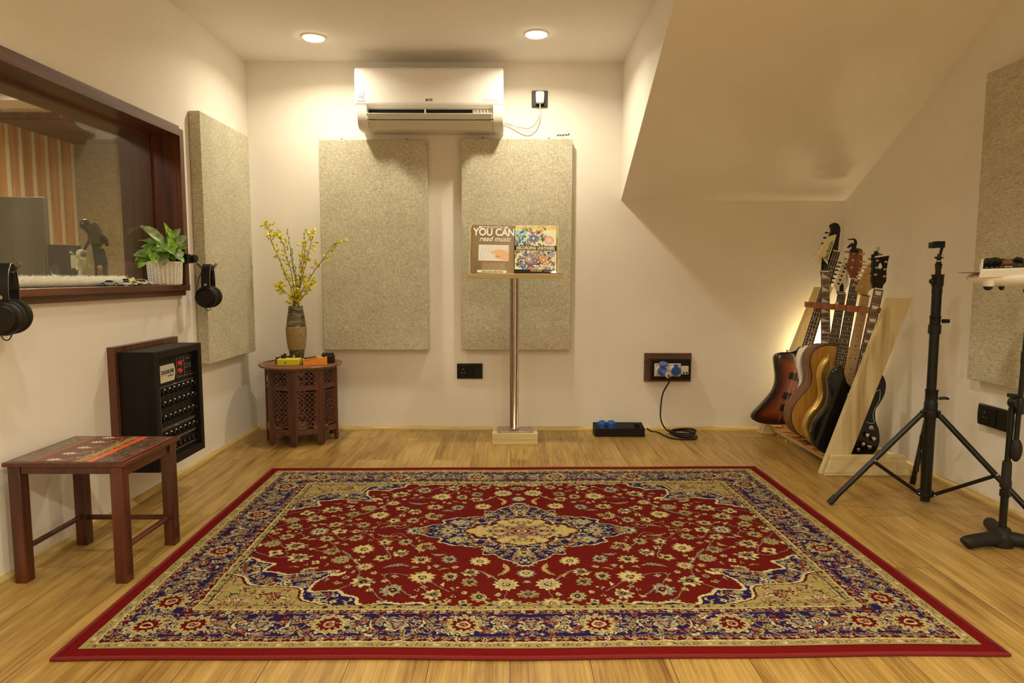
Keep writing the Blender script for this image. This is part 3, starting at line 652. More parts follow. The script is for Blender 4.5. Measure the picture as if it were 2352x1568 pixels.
class Canvas:
    """pixel painter: X,Y are metres, origin wherever x0,y0 put it"""
    def __init__(s, x0, y0, x1, y1, nx, ny, base):
        s.x0, s.y0, s.dx, s.dy = x0, y0, (x1-x0)/nx, (y1-y0)/ny; s.nx, s.ny = nx, ny
        s.X, s.Y = np.meshgrid(x0+(np.arange(nx)+.5)*s.dx, y0+(np.arange(ny)+.5)*s.dy)
        s.C = np.empty((ny, nx, 3)); s.C[:] = base
    def win(s, cx, cy, R):
        i0 = max(0, int((cx-R-s.x0)/s.dx)-1); i1 = min(s.nx, int((cx+R-s.x0)/s.dx)+2)
        j0 = max(0, int((cy-R-s.y0)/s.dy)-1); j1 = min(s.ny, int((cy+R-s.y0)/s.dy)+2)
        if i0 >= i1 or j0 >= j1: return None
        return slice(j0, j1), slice(i0, i1)
    def flower(s, cx, cy, R, n, cols, rot=0, out=None, ow=.0022, sx=1, sharp=.26):
        w_ = s.win(cx, cy, R*1.3/min(1, sx)+ow)
        if w_ is None: return
        x = (s.X[w_]-cx)/sx; y = s.Y[w_]-cy; r = np.hypot(x, y); th = np.arctan2(y, x)-rot
        k = 1-sharp+sharp*np.cos(n*th); C = s.C[w_]
        if out is not None: C[r < R*k+ow] = out
        f = 1.0
        for c, q in cols: C[r < R*q*(k if q > .45 else 1)] = c
    def palmette(s, cx, cy, R, rot, cols, out, ow=.0022):
        w_ = s.win(cx, cy, R*1.5)
        if w_ is None: return
        x = s.X[w_]-cx; y = s.Y[w_]-cy; r = np.hypot(x, y); th = (np.arctan2(y, x)-rot+PI) % (2*PI)-PI; C = s.C[w_]
        k = (.72+.30*np.abs(np.cos(4.5*th))**1.5-.10*np.abs(np.cos(13*th)))*(1-.22*(np.abs(th) > 2.2))
        C[r < R*k+ow] = out
        for i, (c, q) in enumerate(cols):
            kk = k if q > .75 else (.8+.25*np.cos(3*th)) if q > .35 else 1.0
            C[r < R*q*kk] = c
            if i and q < .75: C[(r < R*q*kk) & (r > R*q*kk-.0016)] = out
    def leaf(s, cx, cy, Ln, rot, curve, c, mid, out=None, wd=.24, serr=.25):
        w_ = s.win(cx, cy, Ln*.75)
        if w_ is None: return
        x = s.X[w_]-cx; y = s.Y[w_]-cy; ca, sa = math.cos(rot), math.sin(rot); a = (x*ca+y*sa)/Ln+.5; b = (-x*sa+y*ca)/Ln
        b = b-curve*((a-.5)**2*4-1)*.25
        hw_ = wd*.5*np.sin(PI*np.clip(a, 0, 1))**.7*(1-.45*a)*(1-serr*np.abs(np.sin(a*22)))
        ok = (a > 0) & (a < 1); C = s.C[w_]
        if out is not None: C[(np.abs(b) < hw_+.0018/Ln) & ok] = out
        C[(np.abs(b) < hw_) & ok] = c
        if mid is not None: C[(np.abs(b+.03) < .0011/Ln) & ok & (a > .15) & (a < .8)] = mid
    def line(s, pts, wd, c):
        pts = [np.array(p[:2], float) for p in pts]
        for a, b in zip(pts[:-1], pts[1:]):
            L_ = np.hypot(*(b-a)); w_ = s.win((a[0]+b[0])/2, (a[1]+b[1])/2, L_/2+wd*2)
            if w_ is None or L_ < 1e-9: continue
            x = s.X[w_]-a[0]; y = s.Y[w_]-a[1]; d = (b-a)/L_; t = np.clip(x*d[0]+y*d[1], 0, L_)
            s.C[w_][np.hypot(x-t*d[0], y-t*d[1]) < wd/2] = c
    def rect(s, x0, y0, x1, y1, c):
        s.C[(s.X >= x0) & (s.X <= x1) & (s.Y >= y0) & (s.Y <= y1)] = c

# ------------------------------------------------------------------ rug
KR = 1.3
RED, DRED = A(112, 23, 14, 1.4), A(92, 14, 14, KR); NAVY = A(44, 27, 60, 1.35); INK = A(34, 20, 24, 1.15)
TAN, CREAM, GREY, GOLD, PINK, RUST = A(172, 140, 74, KR), A(212, 182, 116, KR), A(146, 134, 98, KR), A(196, 160, 84, KR), A(168, 112, 84, KR), A(166, 80, 34, KR)
def rug_image(nx=590, ny=414):
    HX, HY = 1.143, .805; rng = random.Random(11)
    c = Canvas(0, 0, HX, HY, nx, ny, RED); X, Y, C = c.X, c.Y, c.C
    e = np.minimum(HX-X, HY-Y)
    FX, FY = HX-.255, HY-.255                                     # half field
    # field -------------------------------------------------
    vines = []
    for cx, cy, r, t0, t1 in ((.30, .44, .16, 0, 4.6), (.60, .30, .17, 1.5, 6.2), (.62, .06, .15, .2, 3.3), (.14, .42, .12, 2, 6), (.78, .12, .12, .4, 3.6), (.46, .18, .12, 3, 7.5), (.42, .52, .20, 3.4, 6.2), (.86, .30, .14, 2, 4.5)):
        c.line([(cx+r*(1-.05*k)*math.cos(t0+(t1-t0)*k/30), cy+r*(1-.012*k)*math.sin(t0+(t1-t0)*k/30)) for k in range(31)], .0028, GREY)
    c.line([(x/60, .05+.03*math.sin(x*.9)) for x in range(24, 54)], .0026, GREY)
    def medr(x, y): return math.hypot(x/.36, y/.262)
    pts = []
    tries = 0
    while tries < 16000:
        tries += 1
        x, y = rng.uniform(0, FX), rng.uniform(0, FY)
        ax = rng.random()
        if ax < .03: x = 0
        elif ax < .06: y = 0
        big = tries < 2600
        if medr(x, y) < 1.02: continue
        E = (x/.90)**2+(y/.565)**2
        if E > .93+.5*max(0, .12-abs(math.atan2(y/.565, x/.9)-.74))*0: continue
        R = rng.uniform(.027, .043) if big else rng.uniform(.010, .018)
        if any(math.hypot(x-a, y-b) < (R+q)*(1.12 if big else 1.22) for a, b, q in pts): continue
        if (0 < x < R*1.05) or (0 < y < R*1.05): continue
        pts.append((x, y, R))
    for i, (x, y, R) in enumerate(pts):
        rot = math.atan2(y, x)+rng.uniform(-1.2, 1.2)
        if x == 0: rot = PI/2*(1 if rng.random() < .5 else -1)
        if y == 0: rot = 0
        k = rng.random(); m1, m2 = rng.choice(((TAN, CREAM), (CREAM, TAN), (GREY, CREAM), (GOLD, CREAM), (TAN, GREY)))
        if R > .028:
            if k < .60: c.palmette(x, y, R*1.02, rot, [(m1, 1), (m2, .72), (GREY if m2 != GREY else TAN, .52), (DRED, .30), (GOLD, .14)], INK, .001)
            elif k < .80: c.flower(x, y, R*.98, 11, [(m1, 1), (m2, .74), (m1, .5), (INK, .34), (CREAM, .22), (RUST, .12)], rot, None, sharp=.13)
            elif k < .89: 
                c.leaf(x, y, R*2.5, rot, rng.choice((-1, 1))*.9, m1, INK, None, .34, .45)
            else:
                for j in range(5): 
                    a = rot+(j-2)*.62; c.flower(x+R*.85*math.cos(a), y+R*.85*math.sin(a), R*.36, 5, [(GOLD, 1), (CREAM, .6), (INK, .25)], a)
                    c.line([(x-R*.5*math.cos(rot), y-R*.5*math.sin(rot)), (x+R*.6*math.cos(a), y+R*.6*math.sin(a))], .0022, GREY)
                c.palmette(x-R*.4*math.cos(rot), y-R*.4*math.sin(rot), R*.5, rot+PI, [(TAN, 1), (CREAM, .6), (DRED, .25)], INK, .001)
        else:
            if k < .5: c.flower(x, y, R, rng.choice((4, 5, 6)), [(m1, 1), (m2, .6), (INK, .28)], rot, None, sharp=.2)
            elif k < .8: c.leaf(x, y, R*2.6, rot, rng.choice((-1, 1)), m1, None, None, .42, .3)
            else: c.flower(x, y, R*.9, 3, [(CREAM, 1), (INK, .45)], rot, None, sharp=.4)
    # scalloped edge along the long and short sides
    for k in range(12): c.flower(.03+k*.075, FY, .024+.006*(k % 2), 7, [(GOLD, 1), (GREY, .7), (INK, .3)], 0, INK, .001)
    # spandrels ---------------------------------------------
    def scatter(mask, n, f, tries=20):
        jj, ii = np.nonzero(mask)
        for _ in range(n):
            q = rng.randrange(len(jj)); f(X[jj[q], ii[q]], Y[jj[q], ii[q]])
    def masked(mask, n, f):
        keep = C.copy(); scatter(mask, n, f); C[~mask] = keep[~mask]
    th = np.arctan2(Y/.565, X/.90); E = np.sqrt((X/.925)**2+(Y/.590)**2)
    lob = .028*np.cos(26*th)+.016*np.cos(9*th)+.012*np.cos(61*th)
    tip = .12*np.exp(-((th-.74)/.06)**2)
    E1 = E+lob+tip
    C[E1 > .995] = CREAM; C[E1 > 1.012] = NAVY
    E2 = E+.040*np.cos(14*th+1)+.024*np.cos(31*th)
    tanr = (th > .26) & (th < 1.34)
    nav = (E1 > 1.02) & ~((E2 > 1.10) & tanr)
    masked(nav, 520, lambda x, y: c.flower(x, y, rng.uniform(.007, .015), 5, [(rng.choice((TAN, CREAM, GREY, RUST)), 1), (DRED, .38)], rng.random()*6) if rng.random() < .42 else c.leaf(x, y, rng.uniform(.024, .05), rng.random()*6, rng.choice((-1, 1)), rng.choice((CREAM, TAN, GREY, PINK, DRED)), None, None, .32, .4))
    C[(E2 > 1.090) & tanr] = CREAM; C[(E2 > 1.100) & tanr] = DRED; in3 = (E2 > 1.110) & (th > .265) & (th < 1.335); C[in3] = TAN
    def motif(x, y):
        kk = rng.random()
        if kk < .5:
            r = rng.uniform(.010, .026); t0 = rng.random()*6
            c.line([(x+r*(1-.06*q)*math.cos(t0+q*.35), y+r*(1-.06*q)*math.sin(t0+q*.35)) for q in range(12)], .0026, rng.choice((DRED, INK, CREAM, DRED, INK)))
        elif kk < .8: c.leaf(x, y, rng.uniform(.03, .05), rng.random()*6, 1, rng.choice((PINK, GOLD, CREAM)), None, DRED, .3, .3)
        else: c.flower(x, y, rng.uniform(.010, .018), 5, [(DRED, 1), (CREAM, .5), (RUST, .3)], rng.random()*6, CREAM, .0016)
    masked(in3, 620, motif)
    # medallion ---------------------------------------------
    th = np.arctan2(Y/.275, X/.375); E = np.hypot(X/.375, Y/.275)
    k = .80+.17*np.cos(4*th)*np.abs(np.cos(2*th))**.6+.055*np.cos(12*th)+.022*np.cos(28*th)
    k = k*(1-.20*np.exp(-((th-.98)/.10)**2))*(1+.05*np.exp(-((th-.6)/.12)**2))
    C[E < k+.022] = CREAM; C[E < k] = NAVY
    masked((E < k-.03), 230, lambda x, y: c.flower(x, y, rng.uniform(.006, .013), 5, [(rng.choice((TAN, CREAM, GREY, RUST)), 1), (DRED, .4)], rng.random()*6) if rng.random() < .5 else c.leaf(x, y, rng.uniform(.022, .042), rng.random()*6, 1, rng.choice((GREY, TAN, CREAM)), None, None, .32, .3))
    for x, y, R in ((.262, 0, .036), (0, .195, .030), (.225, .085, .024), (.12, .165, .020)): c.flower(x, y, R, 8, [(TAN, 1), (GREY, .72), (CREAM, .5), (DRED, .25)], 0, CREAM, .0018)
    th = np.arctan2(Y/.135, X/.208); E = np.hypot(X/.208, Y/.135)
    k2 = .80+.15*np.cos(4*th)*np.abs(np.cos(2*th))**.4+.07*np.cos(8*th+PI)*.6+.05*np.cos(12*th)
    C[E < k2+.055] = DRED; C[E < k2] = GOLD
    for x, y, R in ((.105, 0, .022), (0, .078, .019), (.075, .055, .017)): c.flower(x, y, R, 7, [(GREY, 1), (DRED, .55), (CREAM, .40), (RUST, .2)], 0, DRED, .002)
    for _ in range(60):
        x, y = rng.uniform(0, .18), rng.uniform(0, .11); v = math.hypot(x/.208, y/.135)
        if .45 < v < .74: c.leaf(x, y, .022, rng.random()*6, 1, rng.choice((DRED, DRED, CREAM)), None, None, .36, .1)
    c.flower(0, 0, .068, 8, [(PINK, 1), (NAVY, .84), (GOLD, .74), (DRED, .60), (PINK, .44), (DRED, .30), (CREAM, .2), (DRED, .1)], 0, DRED, .003, sx=1.35, sharp=.22)
    # borders -----------------------------------------------
    C[e < .255] = INK; C[e < .2525] = TAN; C[e < .232] = CREAM; C[e < .228] = DRED; C[e < .208] = GREY; C[e < .2055] = NAVY
    C[e < .092] = GREY; C[e < .0895] = DRED; C[e < .069] = CREAM; C[e < .065] = TAN; C[e < .0395] = INK; C[e < .037] = A(120, 18, 14, KR)
    def along(step, off, f):
        s = step*.5
        while s < HX-off-step*.3: f(s, HY-off, 0, int(s/step)); s += step
        s = step*.5
        while s < HY-off-step*.3: f(HX-off, s, 1, int(s/step)); s += step
    # narrow guards
    along(.034, .2425, lambda x, y, v, i: (c.flower(x, y, .0075, 5, [((CREAM, DRED, GREY)[i % 3], 1), (INK, .45)], 0, INK, .001), c.line([(x+(.017 if not v else -.004), y+(.004 if not v else .017)), (x+(.012 if not v else .004), y-(.004 if not v else -.012))], .0018, INK)))
    along(.036, .218, lambda x, y, v, i: (c.flower(x, y, .0095, 6, [((CREAM, TAN)[i % 2], 1), (PINK, .5), (INK, .2)], 0), c.leaf(x+(.017 if not v else 0), y+(.017 if v else 0), .016, .6+v*1.57, 1, GREY, None, None, .5, 0)))
    along(.034, .079, lambda x, y, v, i: (c.flower(x, y, .0095, 6, [((TAN, CREAM)[i % 2], 1), (PINK, .5), (INK, .2)], 0), c.leaf(x+(.017 if not v else 0), y+(.017 if v else 0), .016, .6+v*1.57, 1, GREY, None, None, .5, 0)))
    along(.032, .052, lambda x, y, v, i: (c.flower(x, y, .0080, 5, [((DRED, CREAM, NAVY)[i % 3], 1), (CREAM, .5)], 0, GREY, .0012), c.line([(x+(.016 if not v else -.004), y+(.004 if not v else .016)), (x+(.011 if not v else .004), y-(.005 if not v else -.011))], .0018, INK)))
    # main navy border: vines, small flowers, alternating big rosettes and vases
    for v in (0, 1):
        Lr = HX if not v else HY
        p1 = [(s, Lr*0+.1485+.040*math.sin(s*2*PI/.175+1.1)) for s in np.arange(0, Lr-.10, .006)]
        c.line([((a, HY-b) if not v else (HX-b, a)) for a, b in p1], .0028, GREY)
        p1 = [(s, .1485-.036*math.sin(s*2*PI/.175+.2)) for s in np.arange(0, Lr-.10, .006)]
        c.line([((a, HY-b) if not v else (HX-b, a)) for a, b in p1], .0022, DRED)
        for _ in range(int(430*Lr)):
            s, b = rng.uniform(0, Lr-.10), rng.uniform(.098, .200); x, y = (s, HY-b) if not v else (HX-b, s)
            if (not v and HX-x < .10) or (v and HY-y < .10): continue
            kk = rng.random()
            if kk < .4: c.flower(x, y, rng.uniform(.006, .011), 5, [(rng.choice((TAN, CREAM, GREY, PINK, RUST)), 1), (DRED, .4)], rng.random()*6)
            else: c.leaf(x, y, rng.uniform(.018, .036), rng.random()*6, rng.choice((-1, 1)), rng.choice((TAN, GREY, CREAM, PINK, DRED, GREY)), None, None, .32, .35)
        step = .35; s = 0; i = 0
        while s < Lr-.12:
            x, y = (s, HY-.150) if not v else (HX-.150, s); q = PI/2 if not v else 0
            if i % 2 == 1: 
                c.flower(x, y, .054, 12, [(CREAM, 1), (TAN, .92), (CREAM, .72), (DRED, .66), (RED, .5), (CREAM, .30), (PINK, .24), (DRED, .16), (TAN, .08)], q, NAVY, .004, sharp=.13)
            else:
                c.palmette(x, y, .036, q, [(CREAM, 1), (GREY, .85), (DRED, .6), (PINK, .48), (GREY, .3)], DRED, .003)
                for g in (-1, 1):
                    o = .048*g; c.leaf(*((x+o, y) if not v else (x, y+o)), .07, q+g*.5, g*1.2, CREAM, None, DRED, .13, 0)
            for g in (-1, 1):
                for f, hgt, r in ((.5, .018, .017), (.5, -.020, .0155), (.30, -.012, .013), (.72, .03, .012), (.35, .034, .012)):
                    o = g*step*.5*f*1.0; a, b = (x+o, y+hgt) if not v else (x+hgt, y+o)
                    if min(HX-a, HY-b) < .10: continue
                    c.flower(a, b, r, 6, [(rng.choice((CREAM, TAN, RUST)), 1), (TAN, .7), (DRED, .45), (CREAM, .2)], 0, NAVY, .0025)
            s += step/2; i += 1
    cx, cy = HX-.148, HY-.148
    c.flower(cx, cy, .056, 12, [(CREAM, 1), (TAN, .9), (CREAM, .70), (DRED, .64), (RED, .5), (CREAM, .28), (DRED, .18)], .3, NAVY, .004, sharp=.14)
    # hand-knotted irregularity: small smooth displacement of the whole pattern
    rr = np.random.RandomState(9)
    def field(k, amp):
        g = rr.randn(ny//k+3, nx//k+3); yy = np.arange(ny)/k; xx = np.arange(nx)/k; y0 = yy.astype(int); x0 = xx.astype(int); fy = (yy-y0)[:, None]; fx = (xx-x0)[None]
        a = g[y0][:, x0]*(1-fy)*(1-fx)+g[y0+1][:, x0]*fy*(1-fx)+g[y0][:, x0+1]*(1-fy)*fx+g[y0+1][:, x0+1]*fy*fx
        return a*amp
    edge_ = np.clip((e-.039)/.01, 0, 1)
    dx = (field(3, .9)+field(9, .9))*edge_; dy = (field(3, .9)+field(9, .9))*edge_
    jj, ii = np.mgrid[0:ny, 0:nx]
    C = C[np.clip(np.rint(jj+dy).astype(int), 0, ny-1), np.clip(np.rint(ii+dx).astype(int), 0, nx-1)]
    C[e < .037] = A(120, 18, 14, KR)
    q = C; full = np.concatenate([np.concatenate([q[::-1, ::-1], q[::-1]], 1), np.concatenate([q[:, ::-1], q], 1)], 0)[::-1]
    r_ = np.random.RandomState(3); h, w_ = full.shape[:2]
    full = full*(1+.10*r_.randn(h, w_, 1))*(1+.04*r_.randn(h, 1, 1))
    return np.clip(full, 0, 1)
TL, TR, BR, BL = Vector((-1.1162, 3.0979, 0)), Vector((1.1657, 3.1446, 0)), Vector((1.1989, 1.5409, 0)), Vector((-1.0821, 1.518, 0))
t = thing('persian_rug', 'large red, navy and cream patterned oriental rug lying on the wooden floor', 'rug', (.04, 2.33, 0))
M['rug'] = attr_mat('rug_pile', .95, bmp=.5, bscale=420, spec=.05)
def rug_pos(U, V):
    a = lambda p: np.array(p)[None, None]
    U3, V3 = U[..., None], V[..., None]
    pos = a(TL)*(1-U3)*(1-V3)+a(TR)*U3*(1-V3)+a(BL)*(1-U3)*V3+a(BR)*U3*V3
    ee = np.minimum(np.minimum(U, 1-U)*2.28, np.minimum(V, 1-V)*1.6)
    pos[..., 1] += .004*np.sin(U*9)*V*(1-0)+.002*np.sin(U*23)
    pos[..., 2] = .0085-.004*np.exp(-(ee/.010)**2)+.0006*np.sin(U*21)*np.sin(V*13)
    return pos
paint_grid('pile', rug_image(), TL, TR, BL, M['rug'], t, rug_pos)
M['bind'] = mat('rug_binding', A(126, 20, 16, KR), .95, var=.15, scale=300, bmp=.4)
def edge(f, n=60):
    u = np.linspace(0, 1, n)
    if f in 'tb': U, V = u, np.full(n, 0. if f == 't' else 1.)
    else: U, V = np.full(n, 0. if f == 'l' else 1.), u
    return rug_pos(U[None], V[None])[0]
ring = [Vector((p[0], p[1], .0052)) for p in list(edge('t'))+list(edge('r'))[1:]+list(edge('b'))[::-1][1:]+list(edge('l'))[::-1][1:-1]]
obj('binding', MB().tube(ring, .0052, 8, closed=True), M['bind'], t)

# ------------------------------------------------------------------ stool with a painted top
SX0, SX1, SY0, SY1 = -1.4734, -1.1169, 1.915, 2.25; SZ = .3664
t = thing('wooden_stool', 'low square red-brown wooden stool with a flower-painted top, in the left corner', 'stool', ((SX0+SX1)/2, (SY0+SY1)/2, 0))
obj('seat', MB().box((SX0, SY0, SZ-.013), (SX1, SY1, SZ)), M['stoolh'], t, bevel=.002)
c = Canvas(0, 0, .33, .31, 230, 216, A(74, 24, 22, .5)); rng = random.Random(5)
for x0, x1, col in ((0, .055, A(70, 52, 30, .5)), (.055, .072, A(112, 40, 20, .5)), (.19, .215, A(122, 88, 40, .5)), (.222, .243, A(178, 62, 28, .5)), (.247, .318, A(66, 48, 34, .5)), (.318, .33, A(120, 40, 26, .5))): c.rect(x0, 0, x1, 1, col)
for _ in range(520):
    y = rng.uniform(0, .31); k = rng.random()
    if k < .42: c.leaf(rng.uniform(.25, .318), y, rng.uniform(.012, .026), rng.random()*6, 1, rng.choice((A(70, 66, 40, .5), A(104, 44, 28, .5), A(50, 32, 26, .5), A(92, 80, 50, .5))), None, None, .4, .2)
    elif k < .7: c.leaf(rng.uniform(.0, .055), y, rng.uniform(.012, .026), rng.random()*6, 1, rng.choice((A(66, 70, 42, .5), A(84, 44, 26, .5), A(90, 84, 48, .5))), None, None, .4, .2)
    elif k < .88: c.leaf(rng.uniform(.172, .222), y, rng.uniform(.012, .024), rng.random()*6, 1, rng.choice((A(150, 118, 58, .5), A(86, 78, 36, .5))), None, None, .3, .2)
    else: c.leaf(rng.uniform(.218, .248), y, .014, rng.random()*6, 1, A(200, 80, 40, .5), None, None, .3, .2)
for y in (.025, .095, .165, .235, .295): 
    c.flower(.115, y, .015, 9, [(A(196, 156, 104, .5), 1), (A(150, 110, 70, .5), .5)], 0, sharp=.3, sx=1.5); c.leaf(.14, y+.01, .04, .4, 1.5, A(170, 128, 80, .5), None, None, .12, 0); c.flower(.155, y+.018, .008, 4, [(A(120, 90, 54, .5), 1)], 0, sharp=.35)
paint_grid('painted_top', c.C[::-1], (SX0+.014, SY1-.012, SZ+.0006), (SX1-.014, SY1-.012, SZ+.0006), (SX0+.014, SY0+.012, SZ+.0006), attr_mat('stool_paint', .4, coat=.35), t)
Lw = .036
for sx in (0, 1):
    for sy in (0, 1):
        x0 = SX0+.010 if not sx else SX1-.014-Lw; y0 = SY0+.008 if not sy else SY1-.006-Lw
        obj('leg', MB().box((x0, y0, 0), (x0+Lw, y0+Lw, SZ-.0135)), M['stool'], t, bevel=.002)
for x in (SX0+.026, SX1-.032): obj('side_rail', MB().box((x-.008, SY0+.045, SZ-.05), (x+.010, SY1-.043, SZ-.0135)), M['stoolh'], t, bevel=.001)
for y in (SY0+.020, SY1-.03): obj('apron', MB().box((SX0+.047, y-.008, SZ-.036), (SX1-.051, y+.010, SZ-.0135)), M['stool'], t, bevel=.001)
for x in (SX0+.028, SX1-.034): obj('stretcher', MB().cyl((x, SY0+.04, .098), (x, SY1-.04, .098), .0085, 14), M['stoolh'], t)
obj('stretcher', MB().cyl((SX0+.046, SY1-.022, .092), (SX1-.05, SY1-.022, .092), .0085, 14), M['stool'], t)
# black floor box half hidden beneath it is the bottom of the wall box; nothing else stands here

# ------------------------------------------------------------------ carved octagonal side table
TX, TY, TR_, TZ = -1.160, 3.715, .196, .432
t = thing('octagonal_table', 'small octagonal carved rosewood side table with pierced lattice panels in the corner', 'side table', (TX, TY, 0))
obj('tabletop', MB().lathe([(.001, TZ-.018), (.205, TZ-.018), (.218, TZ-.014), (.2235, TZ-.006), (.220, TZ-.001), (.212, TZ), (.001, TZ)], 64, (TX, TY, 0)), M['top'], t)
mb = MB()
for R in (.20, .185, .14, .10): mb.tube([(TX+R*math.cos(a), TY+R*math.sin(a), TZ+.0005) for a in np.linspace(0, 2*PI, 64)[:-1]], .0016, 5, closed=True)
for k in range(40):
    a = 2*PI*k/40; mb.ball((TX+.162*math.cos(a), TY+.162*math.sin(a), TZ), (.012, .012, .0022), 8, 4)
obj('carving', mb, wood('carved_relief', A(70, 34, 18, .7), A(120, 70, 36, .7), 0, 2, .45), t)
def pierced(w_, h_, cell):
    n = 40; nx = n; ny = int(round(n*h_/w_)); dx = w_/nx; dy = h_/ny
    xs = (np.arange(nx)+.5)*dx-w_/2; ys = (np.arange(ny)+.5)*dy-h_/2; X, Y = np.meshgrid(xs, ys)
    u = (X/cell) % 1-.5; v = (Y/cell) % 1-.5; r = np.hypot(u, v); th = np.arctan2(v, u)
    hole = r < .36*(.66+.42*np.cos(4*th))
    u2 = (X/cell+.5) % 1-.5; v2 = (Y/cell+.5) % 1-.5; r2 = np.hypot(u2, v2); hole |= r2 < .27
    hole &= (np.abs(X) < w_/2-1.5*dx) & (np.abs(Y) < h_/2-1.5*dy)
    me = []; vid = {}; vs = []
    def V(i, j, k):
        if (i, j, k) not in vid: vid[(i, j, k)] = len(vs); vs.append((i*dx-w_/2, j*dy-h_/2, k*.007))
        return vid[(i, j, k)]
    solid = ~hole
    for j in range(ny):
        for i in range(nx):
            if not solid[j, i]: continue
            me.append((V(i,j,1),V(i+1,j,1),V(i+1,j+1,1),V(i,j+1,1))); me.append((V(i,j,0),V(i,j+1,0),V(i+1,j+1,0),V(i+1,j,0)))
            for di, dj, A_, B_ in ((1,0,(i+1,j),(i+1,j+1)),(-1,0,(i,j+1),(i,j)),(0,1,(i+1,j+1),(i,j+1)),(0,-1,(i,j),(i+1,j))):
                a, b = i+di, j+dj
                if not (0 <= a < nx and 0 <= b < ny) or hole[b, a]: me.append((V(*A_,1),V(*A_,0),V(*B_,0),V(*B_,1)))
    return vs, me
ap = TR_*math.cos(PI/8); side = 2*TR_*math.sin(PI/8); zt = TZ-.0185
PW = side-.046
up_ = pierced(PW, .085, .0265); lo_ = pierced(PW, .190, .0265)
rot0 = -PI/2+PI/8+math.radians(3.2)
for k in range(8):
    a = rot0+k*PI/4; nrm = Vector((math.cos(a), math.sin(a), 0)); tx = Vector((-math.sin(a), math.cos(a), 0))
    T = frame((TX+nrm.x*ap, TY+nrm.y*ap, 0), nrm, tx)      # local x along the face, y up
    f = obj('side_panel', MB(T).box((-side/2+.001, zt-.012, -.012), (side/2-.001, zt, 0)).box((-side/2+.022, .300, -.012), (side/2-.022, .322, -.001)).box((-side/2+.022, .062, -.012), (side/2-.022, .092, -.001)).box((-side/2+.001, .01, -.013), (-side/2+.023, zt-.012, 0)).box((side/2-.023, .01, -.013), (side/2-.001, zt-.012, 0)), M['carved'], t, bevel=.001)
    for (vs, fs), z in ((up_, .363), (lo_, .196)):
        m_ = MB(T @ Matrix.Translation((0, z, -.010))); m_.add(vs, fs); obj('lattice', m_, M['carved'], f, smooth=0)
    T2 = frame((TX+math.cos(a+PI/8)*(TR_-.004), TY+math.sin(a+PI/8)*(TR_-.004), 0), (math.cos(a+PI/8), math.sin(a+PI/8), 0), (-math.sin(a+PI/8), math.cos(a+PI/8), 0))
    obj('leg', MB(T2).box((-.012, 0, -.014), (.012, .40, .003)), M['carved'], t, bevel=.001)
obj('hinge', MB(frame((TX+math.cos(rot0-PI/8-PI/4)*.2, TY+math.sin(rot0-PI/8-PI/4)*.2, 0), (math.cos(rot0-PI/8-PI/4), math.sin(rot0-PI/8-PI/4), 0), (1, .6, 0))).box((-.004, .10, 0), (.004, .13, .003)).box((-.004, .35, 0), (.004, .38, .003)), M['steel'], t)

# ------------------------------------------------------------------ vase with branches
VX, VY = -1.190, 3.745
t = thing('vase', 'tall dark mottled wooden vase with a woven rope band, on the octagonal table', 'vase', (VX, VY, TZ))
k = .0438/.0438
prof = [(.001, 0), (.0325, 0), (.034, .006), (.040, .05), (.0495, .115), (.0530, .16), (.0525, .20), (.047, .245), (.041, .28), (.0385, .305), (.0385, .310), (.034, .310), (.033, .28), (.04, .2), (.001, .10)]
m, nt, b = nodes('mottled_vase_wood'); v = coords(nt, (9, 9, 28), (0, .3, 0)); n = N(nt, 'ShaderNodeTexNoise', i_Scale=1.0, i_Detail=5.0, i_Distortion=2.5); nt.links.new(v, n.inputs['Vector'])
nt.links.new(ramp(nt, n.outputs['Fac'], [(.35, A(52, 38, 22, .9)), (.5, A(92, 74, 46, .9)), (.62, A(130, 110, 74, .9))]), b.inputs['Base Color']); b.inputs['Roughness'].default_value = .5; bump(nt, b, n.outputs['Fac'], .3)
obj('body', MB().lathe(prof, 40, (VX, VY, TZ)), m, t)
mb = MB()
def vr(z): return np.interp(z, [p[1] for p in prof[1:10]], [p[0] for p in prof[1:10]])
i = 0; z = .072
while z < .196:
    r = vr(z)+.0010; mb.tube([(VX+(r+.0006*((q+i) % 2))*math.cos(a), VY+(r+.0006*((q+i) % 2))*math.sin(a), TZ+z+.0008*math.sin(a*9+i)) for q, a in enumerate(np.linspace(0, 2*PI, 49)[:-1])], .0023, 5, closed=True); z += .0040; i += 1
obj('rope_band', mb, mat('straw_rope', A(168, 130, 70, .95), .8, var=.4, scale=220, bmp=.3), t)
M['twig'] = mat('brown_twig', A(84, 60, 30, .7), .7, var=.2); M['twigg'] = mat('olive_twig', A(112, 96, 54, .7), .7, var=.2)
M['petal'] = mat('yellow_petals', A(206, 180, 40, .72), .6, var=.18, scale=70); M['bud'] = mat('grey_green_buds', A(134, 124, 72, .7), .8, var=.15, scale=90)
VM = Vector((VX, VY, TZ+.30)); rng = random.Random(4)
def bez(p0, p1, bend, n=10): 
    out = []
    for i in range(n+1):
        s = i/n; q = p0.lerp(p1, s)+bend*math.sin(PI*s); out.append(q)
    return out
def petal(mb, c, d, L_, W_):
    d = d.normalized(); s = d.cross(Vector((rng.uniform(-1, 1), rng.uniform(-1, 1), rng.uniform(-1, 1))))
    if s.length < .05: s = d.orthogonal()
    s.normalize(); n_ = s.cross(d); vs = []
    for f, wf, cf in ((0, .25, 0), (.3, .85, .10), (.62, 1, .2), (.85, .7, .16), (1, .1, .05)):
        cc = c+d*L_*f+n_*L_*cf; vs += [cc-s*W_*wf/2+n_*W_*.18, cc-n_*W_*.06, cc+s*W_*wf/2+n_*W_*.18]
    fs = []
    for i in range(4):
        for k in (0, 1): fs.append((i*3+k, i*3+k+1, i*3+k+4, i*3+k+3))
    mb.add(vs, fs)
